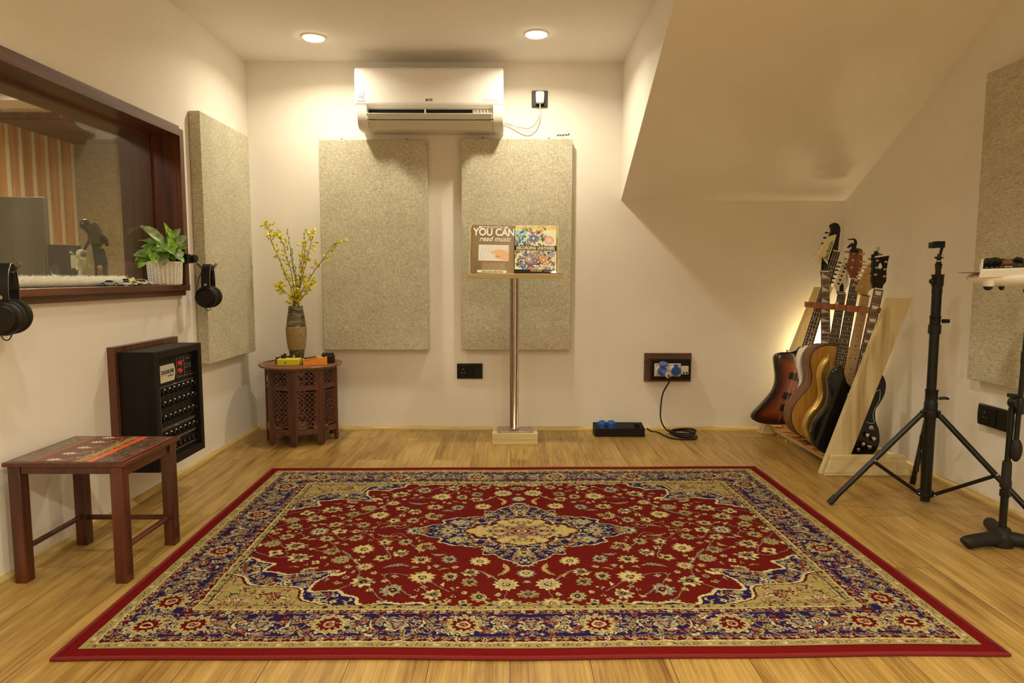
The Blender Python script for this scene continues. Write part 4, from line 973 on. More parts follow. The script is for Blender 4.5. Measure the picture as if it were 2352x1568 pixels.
def branch(label, path, clusters, kind='forsythia'):
    """path: photo pixels from vase mouth to tip at depth dy behind/in front of the vase"""
    t = thing('flowering_branch' if kind == 'forsythia' else 'catkin_branch', label, 'branch', tuple(VM-Vector((0, 0, .12))), 'cut branches in the vase' )
    pts = [VM-Vector((0, 0, .12))]+[VM+Vector((rng.uniform(-.015, .015), rng.uniform(-.01, .01), 0))]+[at(px, py, y=VY+dy) for px, py, dy in path]
    P = smooth_loop(pts, 7, False); n = len(P)
    st = MB().tube(P, [.0024-.0014*i/n for i in range(n)], 6); fl = MB()
    if kind == 'forsythia':
        for i in range(8, n):
            k = rng.random()
            if k < clusters:
                side_ = Vector((rng.uniform(-1, 1), rng.uniform(-.8, .8), rng.uniform(-.2, .9))).normalized(); L_ = rng.uniform(.006, .038) if rng.random() < .6 else .004
                q = P[i]+side_*L_
                if L_ > .005: st.tube([P[i], P[i]+side_*L_*.5+Vector((0, 0, .002)), q], .0008, 5)
                for _ in range(rng.choice((4, 4, 5, 5))): petal(fl, q, side_+Vector((rng.uniform(-.8, .8), rng.uniform(-.8, .8), rng.uniform(-.5, .8))), rng.uniform(.015, .023), rng.uniform(.0070, .0105))
        for _ in range(5): petal(fl, P[-1], (P[-1]-P[-3])+Vector((rng.uniform(-1, 1), rng.uniform(-1, 1), rng.uniform(-.3, 1)))*.012, .018, .008)
        obj('stem', st, M['twig'], t); obj('blossoms', fl, M['petal'], t, smooth=60)
    else:
        s_ = 1
        for i in range(8, n, 2):
            s_ = -s_; d = (P[i]-P[i-1]).normalized(); o_ = Vector((s_*.9, rng.uniform(-.5, .5), 0)); q = P[i]+o_*.004+d*.003
            fl.tube([q-d*.004, q, q+d*.005+o_*.001, q+d*.010+o_*.001], [.001, .0033, .0030, .0006], 7)
        obj('stem', st, M['twigg'], t); obj('catkins', fl, M['bud'], t)
branch('leftmost yellow blossom branch, arching highest to the upper left', [(668, 660, .0), (655, 632, .0), (640, 590, .0), (625, 560, 0), (618, 530, 0), (610, 513, 0)], .95)
branch('yellow blossom branch second from the left, ending in a curl of petals', [(675, 665, .02), (668, 620, .02), (657, 588, .03), (651, 560, .03), (640, 545, .03), (634, 540, .03)], .9)
branch('yellow blossom branch leaning far to the right over the panel edge', [(694, 668, .0), (708, 645, 0), (725, 618, -.01), (745, 592, -.02), (757, 572, -.02), (766, 562, -.02), (782, 556, -.02)], .55)
branch('yellow blossom branch standing upright just right of the vase centre', [(688, 665, -.02), (696, 630, -.02), (703, 605, -.02), (710, 575, -.02), (716, 550, -.02), (720, 535, -.02)], .85)
branch('short yellow blossom branch low on the left of the vase', [(672, 685, -.02), (655, 672, -.03), (645, 662, -.03), (637, 660, -.03)], .9)
branch('yellow blossom branch in the middle of the bunch', [(684, 668, -.03), (690, 640, -.04), (697, 605, -.04), (700, 580, -.04), (702, 560, -.04)], .7)
branch('short yellow blossom branch low on the right of the vase', [(693, 685, -.02), (706, 668, -.03), (716, 655, -.04), (722, 650, -.04)], .95)
for lab, p_ in (('thin catkin twig left of centre, the tallest of them', [(680, 660, .01), (672, 610, .01), (665, 560, .01), (659, 527, .01)]), ('thin catkin twig right of centre with its tip turned left', [(690, 655, .01), (693, 600, .01), (696, 560, .01), (701, 527, .01)]),
                ('short catkin twig standing between the blossoms on the left', [(682, 660, -.01), (675, 620, -.01), (671, 590, -.01), (670, 574, -.01)]), ('short catkin twig standing straight up in the middle', [(686, 660, -.01), (688, 630, -.01), (690, 600, -.01)]),
                ('short catkin twig just left of the middle one', [(684, 660, 0), (680, 635, .0), (678, 612, 0)])):
    branch(lab, p_, 0, 'catkin')

# ------------------------------------------------------------------ effect pedals on the table
M['yel'] = mat('yellow_enamel', A(190, 170, 32, .74), .35, var=.05); M['ora'] = mat('orange_enamel', A(214, 120, 30, .74), .35, var=.05)
def pedal_frame(cx, cy, rot): return Matrix.Translation((cx, cy, TZ+.0012)) @ Matrix.Rotation(rot, 4, 'Z')
T = pedal_frame(-1.185, 3.600, math.radians(4))
t = thing('guitar_pedal', 'yellow effects pedal with a black knob and chrome footswitch, left on the table', 'guitar pedal', T.translation, 'guitar effects pedals')
obj('case', MB(T).box((-.058, -.034, 0), (.058, .034, .034)), M['yel'], t, bevel=.003)
obj('knob', MB(T).lathe([(.0125, .034), (.0125, .050), (.011, .052), (.001, .052)], 20, (-.033, .01, 0)), M['black'], t)
obj('footswitch', MB(T).lathe([(.009, .034), (.009, .037), (.006, .038), (.005, .044), (.007, .045), (.007, .050), (.001, .051)], 16, (.022, .008, 0)), M['chrome'], t)
obj('jack', MB(T).lathe([(.0055, 0), (.0055, .003), (.003, .003), (.003, .001)], 14, (-.012, -.034, .016), (0, -1, 0)), M['steel'], t)
obj('jack', MB(T).lathe([(.0055, 0), (.0055, .003), (.003, .003)], 14, (.058, .005, .018), (1, 0, 0)), M['steel'], t)
T = pedal_frame(-1.050, 3.605, math.radians(18))
t = thing('guitar_pedal', 'orange effects pedal with a sloped foot plate, right on the table', 'guitar pedal', T.translation, 'guitar effects pedals')
TT = T @ Matrix(((1, 0, 0, 0), (0, 0, -1, .032), (0, 1, 0, 0), (0, 0, 0, 1)))
obj('case', MB(TT).prism([(-.062, 0), (.062, 0), (.062, .040), (.030, .042), (.012, .034), (-.062, .022)], 0, .066), M['ora'], t, bevel=.002)
obj('foot_plate', MB(TT).prism([(-.064, .024), (.010, .036), (.024, .044), (-.064, .032)], .002, .064), M['ora'], t, bevel=.0015)
obj('foot_pad', MB(TT).prism([(-.055, .0335), (.008, .0415), (.008, .0435), (-.055, .0355)], .009, .057), M['rubber'], t)
for y_ in (-.018, 0, .018): obj('knob', MB(T).lathe([(.0068, .041), (.0068, .053), (.001, .054)], 14, (.046, y_, 0)), M['black'], t)
obj('jack', MB(T).lathe([(.0055, 0), (.0055, .003), (.003, .003), (.003, .001)], 14, (.030, -.034, .020), (0, -1, 0)), M['steel'], t)
obj('screw_knob', MB(T).lathe([(.0055, 0), (.0055, .004), (.001, .005)], 14, (-.0622, -.012, .012), (-1, 0, 0)), M['black'], t)
T = pedal_frame(-1.003, 3.690, math.radians(10))
t = thing('guitar_pedal', 'black effects pedal with many knobs behind the orange one', 'guitar pedal', T.translation, 'guitar effects pedals')
obj('case', MB(T).box((-.036, -.030, 0), (.036, .030, .042)), M['black'], t, bevel=.003)
for x_ in (-.024, -.008, .008, .024):
    for y_ in (-.014, .012): obj('knob', MB(T).lathe([(.006, .042), (.006, .054), (.001, .055)], 12, (x_, y_, 0)), M['rubber'], t)
T = pedal_frame(-1.245, 3.680, math.radians(-6))
t = thing('guitar_pedal', 'dark red pedal mostly hidden behind the yellow one beside the vase', 'guitar pedal', T.translation, 'guitar effects pedals')
obj('case', MB(T).box((-.024, -.045, 0), (.024, .045, .036)), mat('dark_red_enamel', A(92, 34, 28, .7), .4), t, bevel=.003)
obj('knob', MB(T).lathe([(.008, .036), (.008, .048), (.001, .049)], 14, (0, .02, 0)), M['rubber'], t)

# ------------------------------------------------------------------ music stand and its books
t = thing('book_stand', 'pale wooden lectern tray on a chrome pole with a pine block foot', 'music stand', (.022, 3.66, 0))
obj('foot_block', MB().box((-.0975, 3.588, 0), (.149, 3.745, .060)), M['pineh'], t, bevel=.002)
obj('base_plate', MB().box((-.072, 3.605, .0605), (.123, 3.735, .068)), M['steel'], t, bevel=.001)
mb = MB()
for x in (-.06, .111):
    for y in (3.617, 3.722): mb.lathe([(.005, .068), (.005, .071), (.001, .072)], 6, (x, y, 0))
obj('bolt', mb, M['steel'], t)
obj('pole', MB().lathe([(.030, .0682), (.026, .071), (.0238, .074), (.0238, .905)], 40, (.0205, 3.68, 0)), mat('dull_chrome_tube', (.42, .34, .28), .13, metal=1, var=.08), t)
DY0, DY1 = 3.585, 3.69
obj('tray', MB().box((-.2335, DY0, .8965), (.2765, DY1, .9215)), M['pineh'], t, bevel=.002)
obj('tray_lip', MB().box((-.2335, DY0-.0003, .9217), (-.222, DY0+.05, .936)), M['pineh'], t, bevel=.001)
obj('tray_lip', MB().box((.248, DY0-.0003, .9217), (.2765, DY0+.09, .929)), M['pineh'], t, bevel=.001)
yb0, yb1 = 3.665, 3.725       # back board leans away towards its top
a, b = at(1074, 517, y=yb1), at(1286, 521, y=yb1)
BT = frame((0, yb0, .9215), (0, -(1.178-.9215), (yb1-yb0)), (1, 0, 0))   # local y runs up the board
hb = math.hypot(1.184-.9215, yb1-yb0)
obj('back_board', MB(BT).box((-.2265, .001, -.014), (.262, hb, 0)), M['pine'], t, bevel=.002)
bu = Vector((0, yb1-yb0, 1.178-.9215)).normalized(); bn = Vector((0, -1, 0))*bu.z+Vector((0, 0, 1))*bu.y   # board up, board normal to viewer
def book(name, label, x0, x1, h_, th, off, tiltz, img, cover, pages):
    T = frame(Vector((x0, yb0-.0015, .9225))+bn*(off), bn, Vector((math.cos(tiltz), 0, math.sin(tiltz))))
    w_ = x1-x0
    t = thing(name, label, 'book', T.translation, None)
    obj('pages', MB(T).box((.0015, .003, .0012), (w_-.003, h_-.003, th-.0012)), pages, t, smooth=0)
    obj('cover', MB(T).box((0, 0, th-.001), (w_, h_, th)).box((0, 0, 0), (w_, h_, .001)).box((-.001, 0, 0), (.0006, h_, th)), cover, t, smooth=0)
    paint_grid('cover_print', img, T @ Vector((.0006, h_-.0006, th+.0003)), T @ Vector((w_-.0006, h_-.0006, th+.0003)), T @ Vector((.0006, .0006, th+.0003)), attr_mat(name+'_print', .35, coat=.3), t)
    return t, T, w_
K = .78
rng = random.Random(8)
# left book
W_, H_ = .232, .268
c = Canvas(0, 0, W_, H_, 300, 346, A(128, 98, 62, K))
c.C *= (1+.25*np.exp(-((c.X-.2)/.05)**2)-.28*np.exp(-(((c.X-.03)/.04)**2+((c.Y-.02)/.05)**2))+.12*np.exp(-((c.Y-.15)/.05)**2))[..., None]
c.rect(.035, .252, .192, .262, A(220, 204, 150, K)); c.rect(.032, .004, .19, .018, A(220, 204, 150, K))
c.rect(.036, .070, .200, .158, A(226, 212, 178, K))
for i in range(9):
    for j in range(6):
        x, y = .037+i*.018+j*.003, .073+j*.0135; c.line([(x, y), (min(.199, x+.016), y+.012)], .0013, A(140, 122, 92, K))
hand = smooth_loop([(.088, .126, 0), (.100, .122, 0), (.122, .128, 0), (.150, .134, 0), (.176, .128, 0), (.198, .112, 0), (.199, .074, 0), (.166, .076, 0), (.140, .082, 0), (.124, .092, 0), (.132, .100, 0), (.110, .112, 0)], 5)
hx = [p.x for p in hand]; hy = [p.y for p in hand]
ins = np.zeros_like(c.X, bool)
for i in range(len(hand)):
    a_, b_ = hand[i-1], hand[i]; cond = ((a_.y > c.Y) != (b_.y > c.Y)); ins ^= cond & (c.X < (b_.x-a_.x)*(c.Y-a_.y)/((b_.y-a_.y) if abs(b_.y-a_.y) > 1e-9 else 1e-9)+a_.x)
c.C[ins] = A(222, 158, 104, K); c.line([(.128, .098), (.140, .093), (.15, .091)], .003, A(140, 74, 40, K)); c.line([(.15, .134), (.186, .118)], .0015, A(196, 130, 80, K))

for i, y in enumerate((.060, .054, .049, .044, .039, .032, .027, .022)): 
    x = .05+.006*(i % 3)
    while x < .185-.006*(i % 3): l_ = rng.uniform(.003, .01); c.line([(x, y), (x+l_, y)], .0014, A(190, 164, 120, K)); x += l_+.0025
t, T, w_ = book('songbook', 'brown music tutor book showing a hand on sheet music, left on the stand', -.212, -.212+W_, H_, .010, .0, math.radians(-1.2), c.C[::-1], mat('brown_cover', A(110, 82, 50, K), .4), M['white2'])
cr = mat('cream_print', A(240, 224, 178, K), .5)
obj('title_print', MB(T).text('YOU CAN', .056, Matrix.Translation((.118, .2270, .0108)), .0003, bold=.0019, sx=.88), cr, t, smooth=0)
obj('subtitle_print', MB(T).text('read music', .040, Matrix.Translation((.123, .190, .0108)), .0003, shear=.35, sx=.96, bold=.0006), cr, t, smooth=0)
mb = MB(T).text('Includes a Free Compact Disc!', .0105, Matrix.Translation((.113, .257, .0108)), .0002, shear=.2, bold=.0001).text('Read music right away!', .0125, Matrix.Translation((.113, .011, .0108)), .0002, shear=.2, bold=.0001)
obj('banner_print', mb, M['ink'], t, smooth=0)
# right book
W_, H_, TH = .224, .250, .022
c = Canvas(0, 0, W_, H_, 300, 334, A(228, 210, 140, K))
pal = [A(*q, K) for q in ((190, 110, 90), (110, 84, 130), (70, 110, 150), (220, 190, 90), (90, 120, 60), (232, 216, 160), (60, 44, 60), (200, 140, 60), (160, 60, 60), (120, 150, 160), (214, 150, 130))]
c.rect(0, .16, .06, .235, A(150, 186, 196, K)); c.rect(0, .237, .224, .250, A(222, 178, 80, K))
for _ in range(380):
    x, y = rng.uniform(0, W_), rng.uniform(.025, .24); up = y > .15
    if up and (x > .16 or rng.random() < .45): continue
    kk = rng.random()
    if kk < .4: c.flower(x, y, rng.uniform(.004, .011), rng.choice((3, 5, 7)), [(rng.choice(pal), 1), (rng.choice(pal), .5)], rng.random()*6, pal[6], .0008)
    elif kk < .75: c.leaf(x, y, rng.uniform(.012, .035), rng.random()*6, rng.choice((-1, 1)), rng.choice(pal), pal[6], pal[6], .35, .4)
    else: 
        r = rng.uniform(.004, .013); t0 = rng.random()*6; c.line([(x+r*math.cos(t0+q*.4), y+r*math.sin(t0+q*.4)) for q in range(9)], .0011, pal[6])
for cx, cy, R, q in ((.10, .19, .032, 8), (.11, .215, .014, 5), (.075, .075, .030, 9), (.155, .072, .027, 10), (.11, .10, .022, 6), (.20, .10, .018, 7)):
    c.flower(cx, cy, R, q, [(rng.choice(pal), 1), (rng.choice(pal), .8), (rng.choice(pal), .62), (pal[6], .48), (rng.choice(pal), .4), (pal[5], .2)], 1, pal[6], .0012, sharp=.18)
c.flower(.184, .180, .024, 3, [(A(216, 146, 124, K), 1), (A(226, 170, 144, K), .6)], 0, pal[6], .001, sharp=.02); c.line([(.184, .156), (.184, .148)], .006, A(210, 190, 130, K))
c.rect(0, 0, .224, .018, L(22, 12, 14)); c.rect(0, .121, .224, .148, L(34, 18, 16)); c.rect(.006, .1225, .218, .1275, A(190, 150, 60, K))
for i in range(46):
    if rng.random() < .8: c.line([(.008+i*.0045, .125), (.010+i*.0045, .125)], .002, L(40, 26, 16))
for x, y, q in ((.016, .045, (40, 90, 40)), (.050, .026, (70, 120, 190)), (.086, .027, (220, 90, 110)), (.2, .032, (190, 190, 200))): c.flower(x, y, .012, 5, [(A(*q, K), 1)], 0, pal[6], .001)
t, T, w_ = book('paperback_book', 'thick paperback with a colourful doodle cover and black title band, right on the stand', .0215, .0215+W_, H_, TH, .0005, math.radians(-.6), c.C[::-1], mat('black_cover', L(24, 16, 16), .35), M['white2'])
obj('title_print', MB(T).text('RECORDING UNH\'NGED', .0205, Matrix.Translation((.112, .1362, TH+.0008)), .0003, bold=.0010, sx=.90), M['inkw'], t, smooth=0)
obj('author_print', MB(T).text('SYLVIA MASSY', .0100, Matrix.Translation((.118, .0105, TH+.0008)), .0003, bold=.0002), mat('gold_print', A(214, 178, 90, K), .5), t, smooth=0)
obj('coauthor_print', MB(T).text('with Chris Johnson', .0066, Matrix.Translation((.183, .0098, TH+.0008)), .0002), M['inkw'], t, smooth=0)
# ------------------------------------------------------------------ guitar rack
t = thing('guitar_rack', 'pale pine guitar rack with leaning end boards in the right corner', 'guitar rack', (1.63, 3.46, 0))
def tilted_board(name, yf, x0, xt0, zt, wd, th):
    """leaning board, front face at y=yf, going from x0 on the floor to xt0 at height zt"""
    T = Matrix(((1, 0, 0, 0), (0, 0, -1, yf+th), (0, 1, 0, 0), (0, 0, 0, 1)))
    return obj(name, MB(T).prism([(x0, 0), (x0+wd, 0), (xt0+wd, zt), (xt0, zt)], 0, th), M['pine'], t, bevel=.002)
tilted_board('upright', 3.0415, 1.4335, 1.7064, .812, .1035, .034)
tilted_board('upright', 3.873, 1.4500, 1.7500, .850, .098, .034)
for y in (3.0375, 3.869):
    T = Matrix(((1, 0, 0, 0), (0, 0, -1, y+.003 if y > 3.5 else y+.003), (0, 1, 0, 0), (0, 0, 0, 1)))
    if y < 3.5: pr = [(1.441, 0), (1.836, 0), (1.804, .097), (1.470, .097)]
    else: pr = [(1.455, 0), (1.84, 0), (1.81, .085), (1.483, .085)]
    obj('foot', MB(T).prism(pr, 0, .022), M['pineh'], t, bevel=.003)
M['raild'] = wood('dark_rail_wood', A(70, 34, 14, .6), A(120, 66, 28, .6), 1, 1, .4)
obj('neck_rail', MB().box((1.688, 3.075, .742), (1.715, 3.873, .764)), M['raild'], t, bevel=.002)
M['cork'] = mat('orange_cork', A(150, 92, 40, .6), .8, var=.3, scale=80)
obj('bottom_rail', MB().box((1.508, 3.06, .030), (1.560, 3.873, .048)), wood('rail_pine', A(110, 72, 34, .65), A(170, 122, 64, .65), 1, 1, .5), t, bevel=.002)
obj('bottom_rail', MB().box((1.66, 3.06, .030), (1.71, 3.873, .048)), M['beady'], t, bevel=.002)
for y in (3.10, 3.22, 3.34, 3.46, 3.58, 3.70, 3.82): obj('rail_pad', MB().box((1.506, y-.026, .048), (1.562, y+.026, .054)), M['cork'], t, bevel=.001)
for y in (3.68, 3.79): obj('dowel', MB().cyl((1.555, y, .034), (1.520, y-.03, .002), .0085, 12), M['pine'], t)
LY = [3.86, 3.755, 3.63, 3.50, 3.375, 3.25, 3.125]
for a, b in zip(LY[:-1], LY[1:]):
    loop = smooth_loop([(1.687, a-.004, 0), (1.672, a-.020, 0), (1.660, (a+b)/2, 0), (1.668, b+.014, 0), (1.687, b+.004, 0)], 5, False)
    mb = MB(); n = len(loop)
    for p_, q_ in zip(loop[:-1], loop[1:]): mb.add([(p_.x, p_.y, .738), (q_.x, q_.y, .738), (q_.x, q_.y, .768), (p_.x, p_.y, .768), (p_.x+.002, p_.y, .738), (q_.x+.002, q_.y, .738), (q_.x+.002, q_.y, .768), (p_.x+.002, p_.y, .768)], [(0,1,2,3),(7,6,5,4),(3,2,6,7),(0,4,5,1)])
    obj('leather_loop', mb, M['leather'], t)

# ------------------------------------------------------------------ guitars
def gframe(x, y, z, deg):
    a = math.radians(deg); m = Matrix(((math.cos(a), math.sin(a), 0), (0, 0, -1), (-math.sin(a), math.cos(a), 0))).to_4x4()
    m.translation = Vector((x, y, z)); return m          # local x right, y up the neck, z out of the front
def loops_body(T, outline, th, rad=.008, extra=None, cols=None):
    if extra is None: extra = (rad*1.15,)
    P = [Vector((p[0], p[1], 0)) for p in outline]; n = len(P)
    ar = sum(P[i-1].x*P[i].y-P[i].x*P[i-1].y for i in range(n))
    if ar < 0: P = P[::-1]
    nr = []
    for i in range(n):
        d = P[(i+1) % n]-P[i-1]; nr.append(Vector((-d.y, d.x, 0)).normalized())        # inward
    def inset(d):
        Q = [P[i]+nr[i]*d for i in range(n)]
        for _ in range(2 if d > .012 else 0): Q = [(Q[i-1]+Q[i]*2+Q[(i+1) % n])/4 for i in range(n)]
        return Q
    lv = [(rad, -th), (rad*.3, -th+rad*.35), (0, -th+rad), (0, -rad), (rad*.3, -rad*.35), (rad, 0)]+[(d, 0) for d in extra]
    mb = MB(T); vs = []; fs = []; cl = []
    for j, (d, z) in enumerate(lv):
        vs += [(q.x, q.y, z) for q in inset(d)]
        if cols: cl += [cols[j]]*n
    for j in range(len(lv)-1):
        for i in range(n): fs.append((j*n+i, j*n+(i+1) % n, (j+1)*n+(i+1) % n, (j+1)*n+i))
    fs.append(tuple(range(n-1, -1, -1))); fs.append(tuple((len(lv)-1)*n+i for i in range(n)))
    mb.add(vs, fs); return mb, cl
M['rose'] = wood('rosewood_fretboard', A(40, 24, 14, .6), A(84, 50, 32, .6), 2, 1.5, .5); M['ebony'] = mat('dark_fretboard', A(44, 32, 24, .6), .5, var=.2)
M['maple'] = wood('golden_maple', A(164, 114, 48, .85), A(204, 152, 78, .85), 2, 1, .35, coat=.3)
M['pearl'] = mat('pearl_inlay', A(206, 196, 160, .68), .3, var=.1); M['fret'] = mat('fret_wire', (.65, .6, .52), .3, metal=1)
M['goldp'] = mat('gold_finish', (.62, .42, .10), .28, metal=.75, coat=.6, var=.04); M['glossb'] = mat('gloss_black_finish', (.004, .004, .004), .12, coat=.25, spec=.4)
M['glossw'] = mat('gloss_white_finish', A(226, 206, 170, .85), .15, coat=.8, var=.02); M['amber'] = wood('amber_spruce_top', A(160, 104, 34, .85), A(188, 130, 52, .85), 2, 2, .3, coat=.6)
M['mahog'] = wood('mahogany_side', A(76, 38, 20, .9), A(116, 66, 36, .9), 2, 1, .45, coat=.12); M['headbr'] = wood('rosewood_headstock', A(92, 42, 18, .85), A(146, 74, 34, .85), 2, 1, .3, coat=.5)
M['string'] = mat('steel_string', (.75, .7, .62), .3, metal=1); M['brass'] = mat('aged_brass', (.55, .40, .16), .3, metal=1)
M['necklac'] = mat('neck_finish', A(90, 60, 30, .6), .35)
def neck(t, T, v0, v1, w0, w1, board, inlay, z=.006, nstr=6, nf=21, back=None, vb=None, scale=None):
    """v0 body end, v1 nut"""
    sh = MB(T); sh.add([(-w0/2, v0, z-.004), (w0/2, v0, z-.004), (w1/2, v1, z-.004), (-w1/2, v1, z-.004), (-w0*.32, v0, z-.026), (w0*.32, v0, z-.026), (w1*.32, v1, z-.022), (-w1*.32, v1, z-.022)], [(0,1,2,3),(4,7,6,5),(0,4,5,1),(2,6,7,3),(1,5,6,2),(0,3,7,4)])
    obj('neck', sh, back or M['necklac'], t, bevel=.003)
    obj('fretboard', MB(T).add([(-w0/2, v0, z-.0038), (w0/2, v0, z-.0038), (w1/2, v1, z-.0038), (-w1/2, v1, z-.0038), (-w0/2, v0, z+.001), (w0/2, v0, z+.001), (w1/2, v1, z+.001), (-w1/2, v1, z+.001)], [(0,3,2,1),(4,5,6,7),(0,1,5,4),(1,2,6,5),(2,3,7,6),(3,0,4,7)]), board, t, bevel=.0008)
    sc = scale or .64; fr = MB(T); iv = MB(T); pos = [v1]
    for k in range(1, nf+1):
        v = v1-sc*(1-2**(-k/12)); pos.append(v)
        if v < v0: break
        wd = (w1+(w0-w1)*(v1-v)/(v1-v0))/2; fr.box((-wd, v-.0010, z+.0009), (wd, v+.0010, z+.0024))
    ob_in = M['ink'] if inlay == 'dotb' else M['pearl']
    obj('frets', fr, M['fret'], t, smooth=0)
    for k in (1, 3, 5, 7, 9, 12, 15, 17, 19, 21):
        if k >= len(pos) or (k == 1 and inlay not in ('fin', 'trap')): continue
        m_ = (pos[k]+pos[k-1])/2; h = (pos[k-1]-pos[k])*.62; wd = (w1+(w0-w1)*(v1-m_)/(v1-v0))
        if m_ < v0: continue
        iv = MB(T)
        if inlay == 'trap': iv.prism([(-wd*.36, m_+h*.42), (wd*.36, m_+h*.42), (wd*.28, m_-h*.42), (-wd*.28, m_-h*.42)], z+.0008, z+.0015)
        elif inlay == 'fin': iv.prism([(-wd*.46, m_-h*.62), (wd*.44, m_-h*.62), (wd*.1, m_-h*.15), (-wd*.44, m_+h*.62)], z+.0008, z+.0015)
        else:
            for dx in ((0,) if k != 12 else (-wd*.24, wd*.24)): iv.lathe([(.0034, z+.0008), (.0034, z+.0016), (.001, z+.0016)], 10, (dx, m_, 0))
        obj('inlay', iv, ob_in, t, smooth=0)
    obj('nut', MB(T).box((-w1/2, v1, z-.002), (w1/2, v1+.005, z+.0035)), M['pearl'] if inlay != 'dotb' else M['ink'], t)
    if vb is not None:
        for i in range(nstr):
            f = (i/(nstr-1)-.5); obj('string', MB(T).tube([(f*w0*.92, vb, z+.009), (f*w1*.84, v1+.002, z+.0042)], .0008 if nstr == 6 else .0012, 4), M['string'], t)
def headstock(t, T, v1, outline, th, m, pegs, pegmat, postmat, back=.0, strings=None):
    H = T @ Matrix.Translation((0, v1, back)); pts = [(p[0], p[1]) for p in outline]
    o = obj('headstock', MB(H).prism(pts, -th, 0), m, t, bevel=.0015)
    for (x, y, sx, sy) in pegs:      # post position and direction of the button
        d = Vector((sx, sy, 0)); g = Vector((x, y, 0))
        mb = MB(H).lathe([(.0052, 0), (.0052, .002), (.0032, .003), (.0032, .013), (.001, .014)], 12, (x, y, 0))
        pg = obj('tuning_peg', mb, postmat, t)
        L_ = d.length; dn = d.normalized(); e_ = g+d
        mb = MB(H).tube([g+dn*.004+Vector((0, 0, -th-.004)), e_+Vector((0, 0, -th-.004))], .002, 8)
        mb.T = H @ Matrix.Translation(e_+dn*.006+Vector((0, 0, -th-.004))) @ Matrix.Rotation(math.atan2(dn.y, dn.x), 4, 'Z'); mb.ball((0, 0, 0), (.0100, .0055, .0085), 10, 7)
        obj('peg_button', mb, pegmat, pg)
    return o, H
def trace(pts, nut, S, deg):
    """headstock outline read off the photograph (zoomed pixels) around the nut, as metres in the neck's own frame"""
    a = math.radians(deg); out = []
    for q in pts:
        dx, dy = (q[0]-nut[0])/S, -(q[1]-nut[1])/S
        out.append((dx*math.cos(a)-dy*math.sin(a), dx*math.sin(a)+dy*math.cos(a))+tuple(q[2:]))
    return out
def knobs(t, T, pts, m, r=.011, h=.015):
    for x, y in pts: obj('control_knob', MB(T).lathe([(r, 0), (r*.9, h*.8), (r*.75, h), (.001, h)], 18, (x, y, 0)), m, t)
STRAT = [(0, 0), (-.08, .003), (-.135, .028), (-.163, .085), (-.158, .15), (-.128, .205), (-.116, .25), (-.128, .30), (-.143, .35), (-.140, .40), (-.122, .440), (-.104, .448), (-.090, .43), (-.072, .385), (-.052, .352), (-.030, .340), (0, .336), (.030, .340), (.052, .358), (.080, .385), (.105, .385), (.120, .358), (.120, .31), (.110, .265), (.118, .215), (.146, .165), (.160, .10), (.145, .04), (.09, .004)]
SGB = [(0, 0), (-.085, .004), (-.140, .035), (-.163, .09), (-.156, .15), (-.128, .205), (-.115, .25), (-.122, .30), (-.135, .345), (-.132, .385), (-.112, .415), (-.090, .425), (-.078, .412), (-.066, .385), (-.050, .355), (-.028, .338), (.020, .330), (.040, .345), (.062, .385), (.085, .418), (.108, .415), (.132, .38), (.138, .33), (.125, .28), (.112, .245), (.122, .20), (.150, .15), (.163, .09), (.142, .035), (.085, .004)]
ACO = [(0, 0), (-.09, .004), (-.155, .03), (-.193, .085), (-.2, .145), (-.178, .205), (-.145, .255), (-.128, .30), (-.134, .345), (-.150, .39), (-.152, .435), (-.13, .475), (-.085, .498), (0, .502), (.085, .498), (.13, .475), (.152, .435), (.150, .39), (.134, .345), (.128, .30), (.145, .255), (.178, .205), (.2, .145), (.193, .085), (.155, .03), (.09, .004)]
sm = lambda o, n=5: [(p.x, p.y) for p in smooth_loop([(a, b, 0) for a, b in o], n)]
ZB = .0545
# bass -------------------------------------------------------------------------
YB_, DB = 3.775, 14.7
T = gframe(1.547, YB_, ZB+.006, DB)
t = thing('bass_guitar', 'sunburst bass guitar with a lopsided angular body, farthest left on the rack', 'bass guitar', T.translation, 'guitars on the wooden rack')
Ti = T.inverted()
raw = [(365, 200), (385, 158), (440, 136), (520, 132), (590, 116), (640, 75), (672, 90), (760, 110), (800, 160), (790, 230), (745, 330), (715, 430), (722, 560), (742, 700), (720, 820), (640, 880), (480, 897), (330, 897), (215, 882), (140, 850), (124, 812), (150, 765), (215, 700), (290, 618), (345, 545), (374, 470), (382, 390), (372, 290)]
ol = []
for q in raw:
    p = at(1700+q[0]/4.612, 780+q[1]/4.612, y=YB_); p = Ti @ p; ol.append((p.x, p.y))
B0_, B1_, B2_, B3_ = A(30, 14, 8, .9), A(66, 22, 8, 1.0), A(118, 42, 14, 1.1), A(142, 60, 20, 1.1)
mb, cl = loops_body(T, sm(ol, 5), .036, .008)
m = attr_mat('sunburst_finish', .2, coat=.9)
from mathutils.geometry import delaunay_2d_cdt
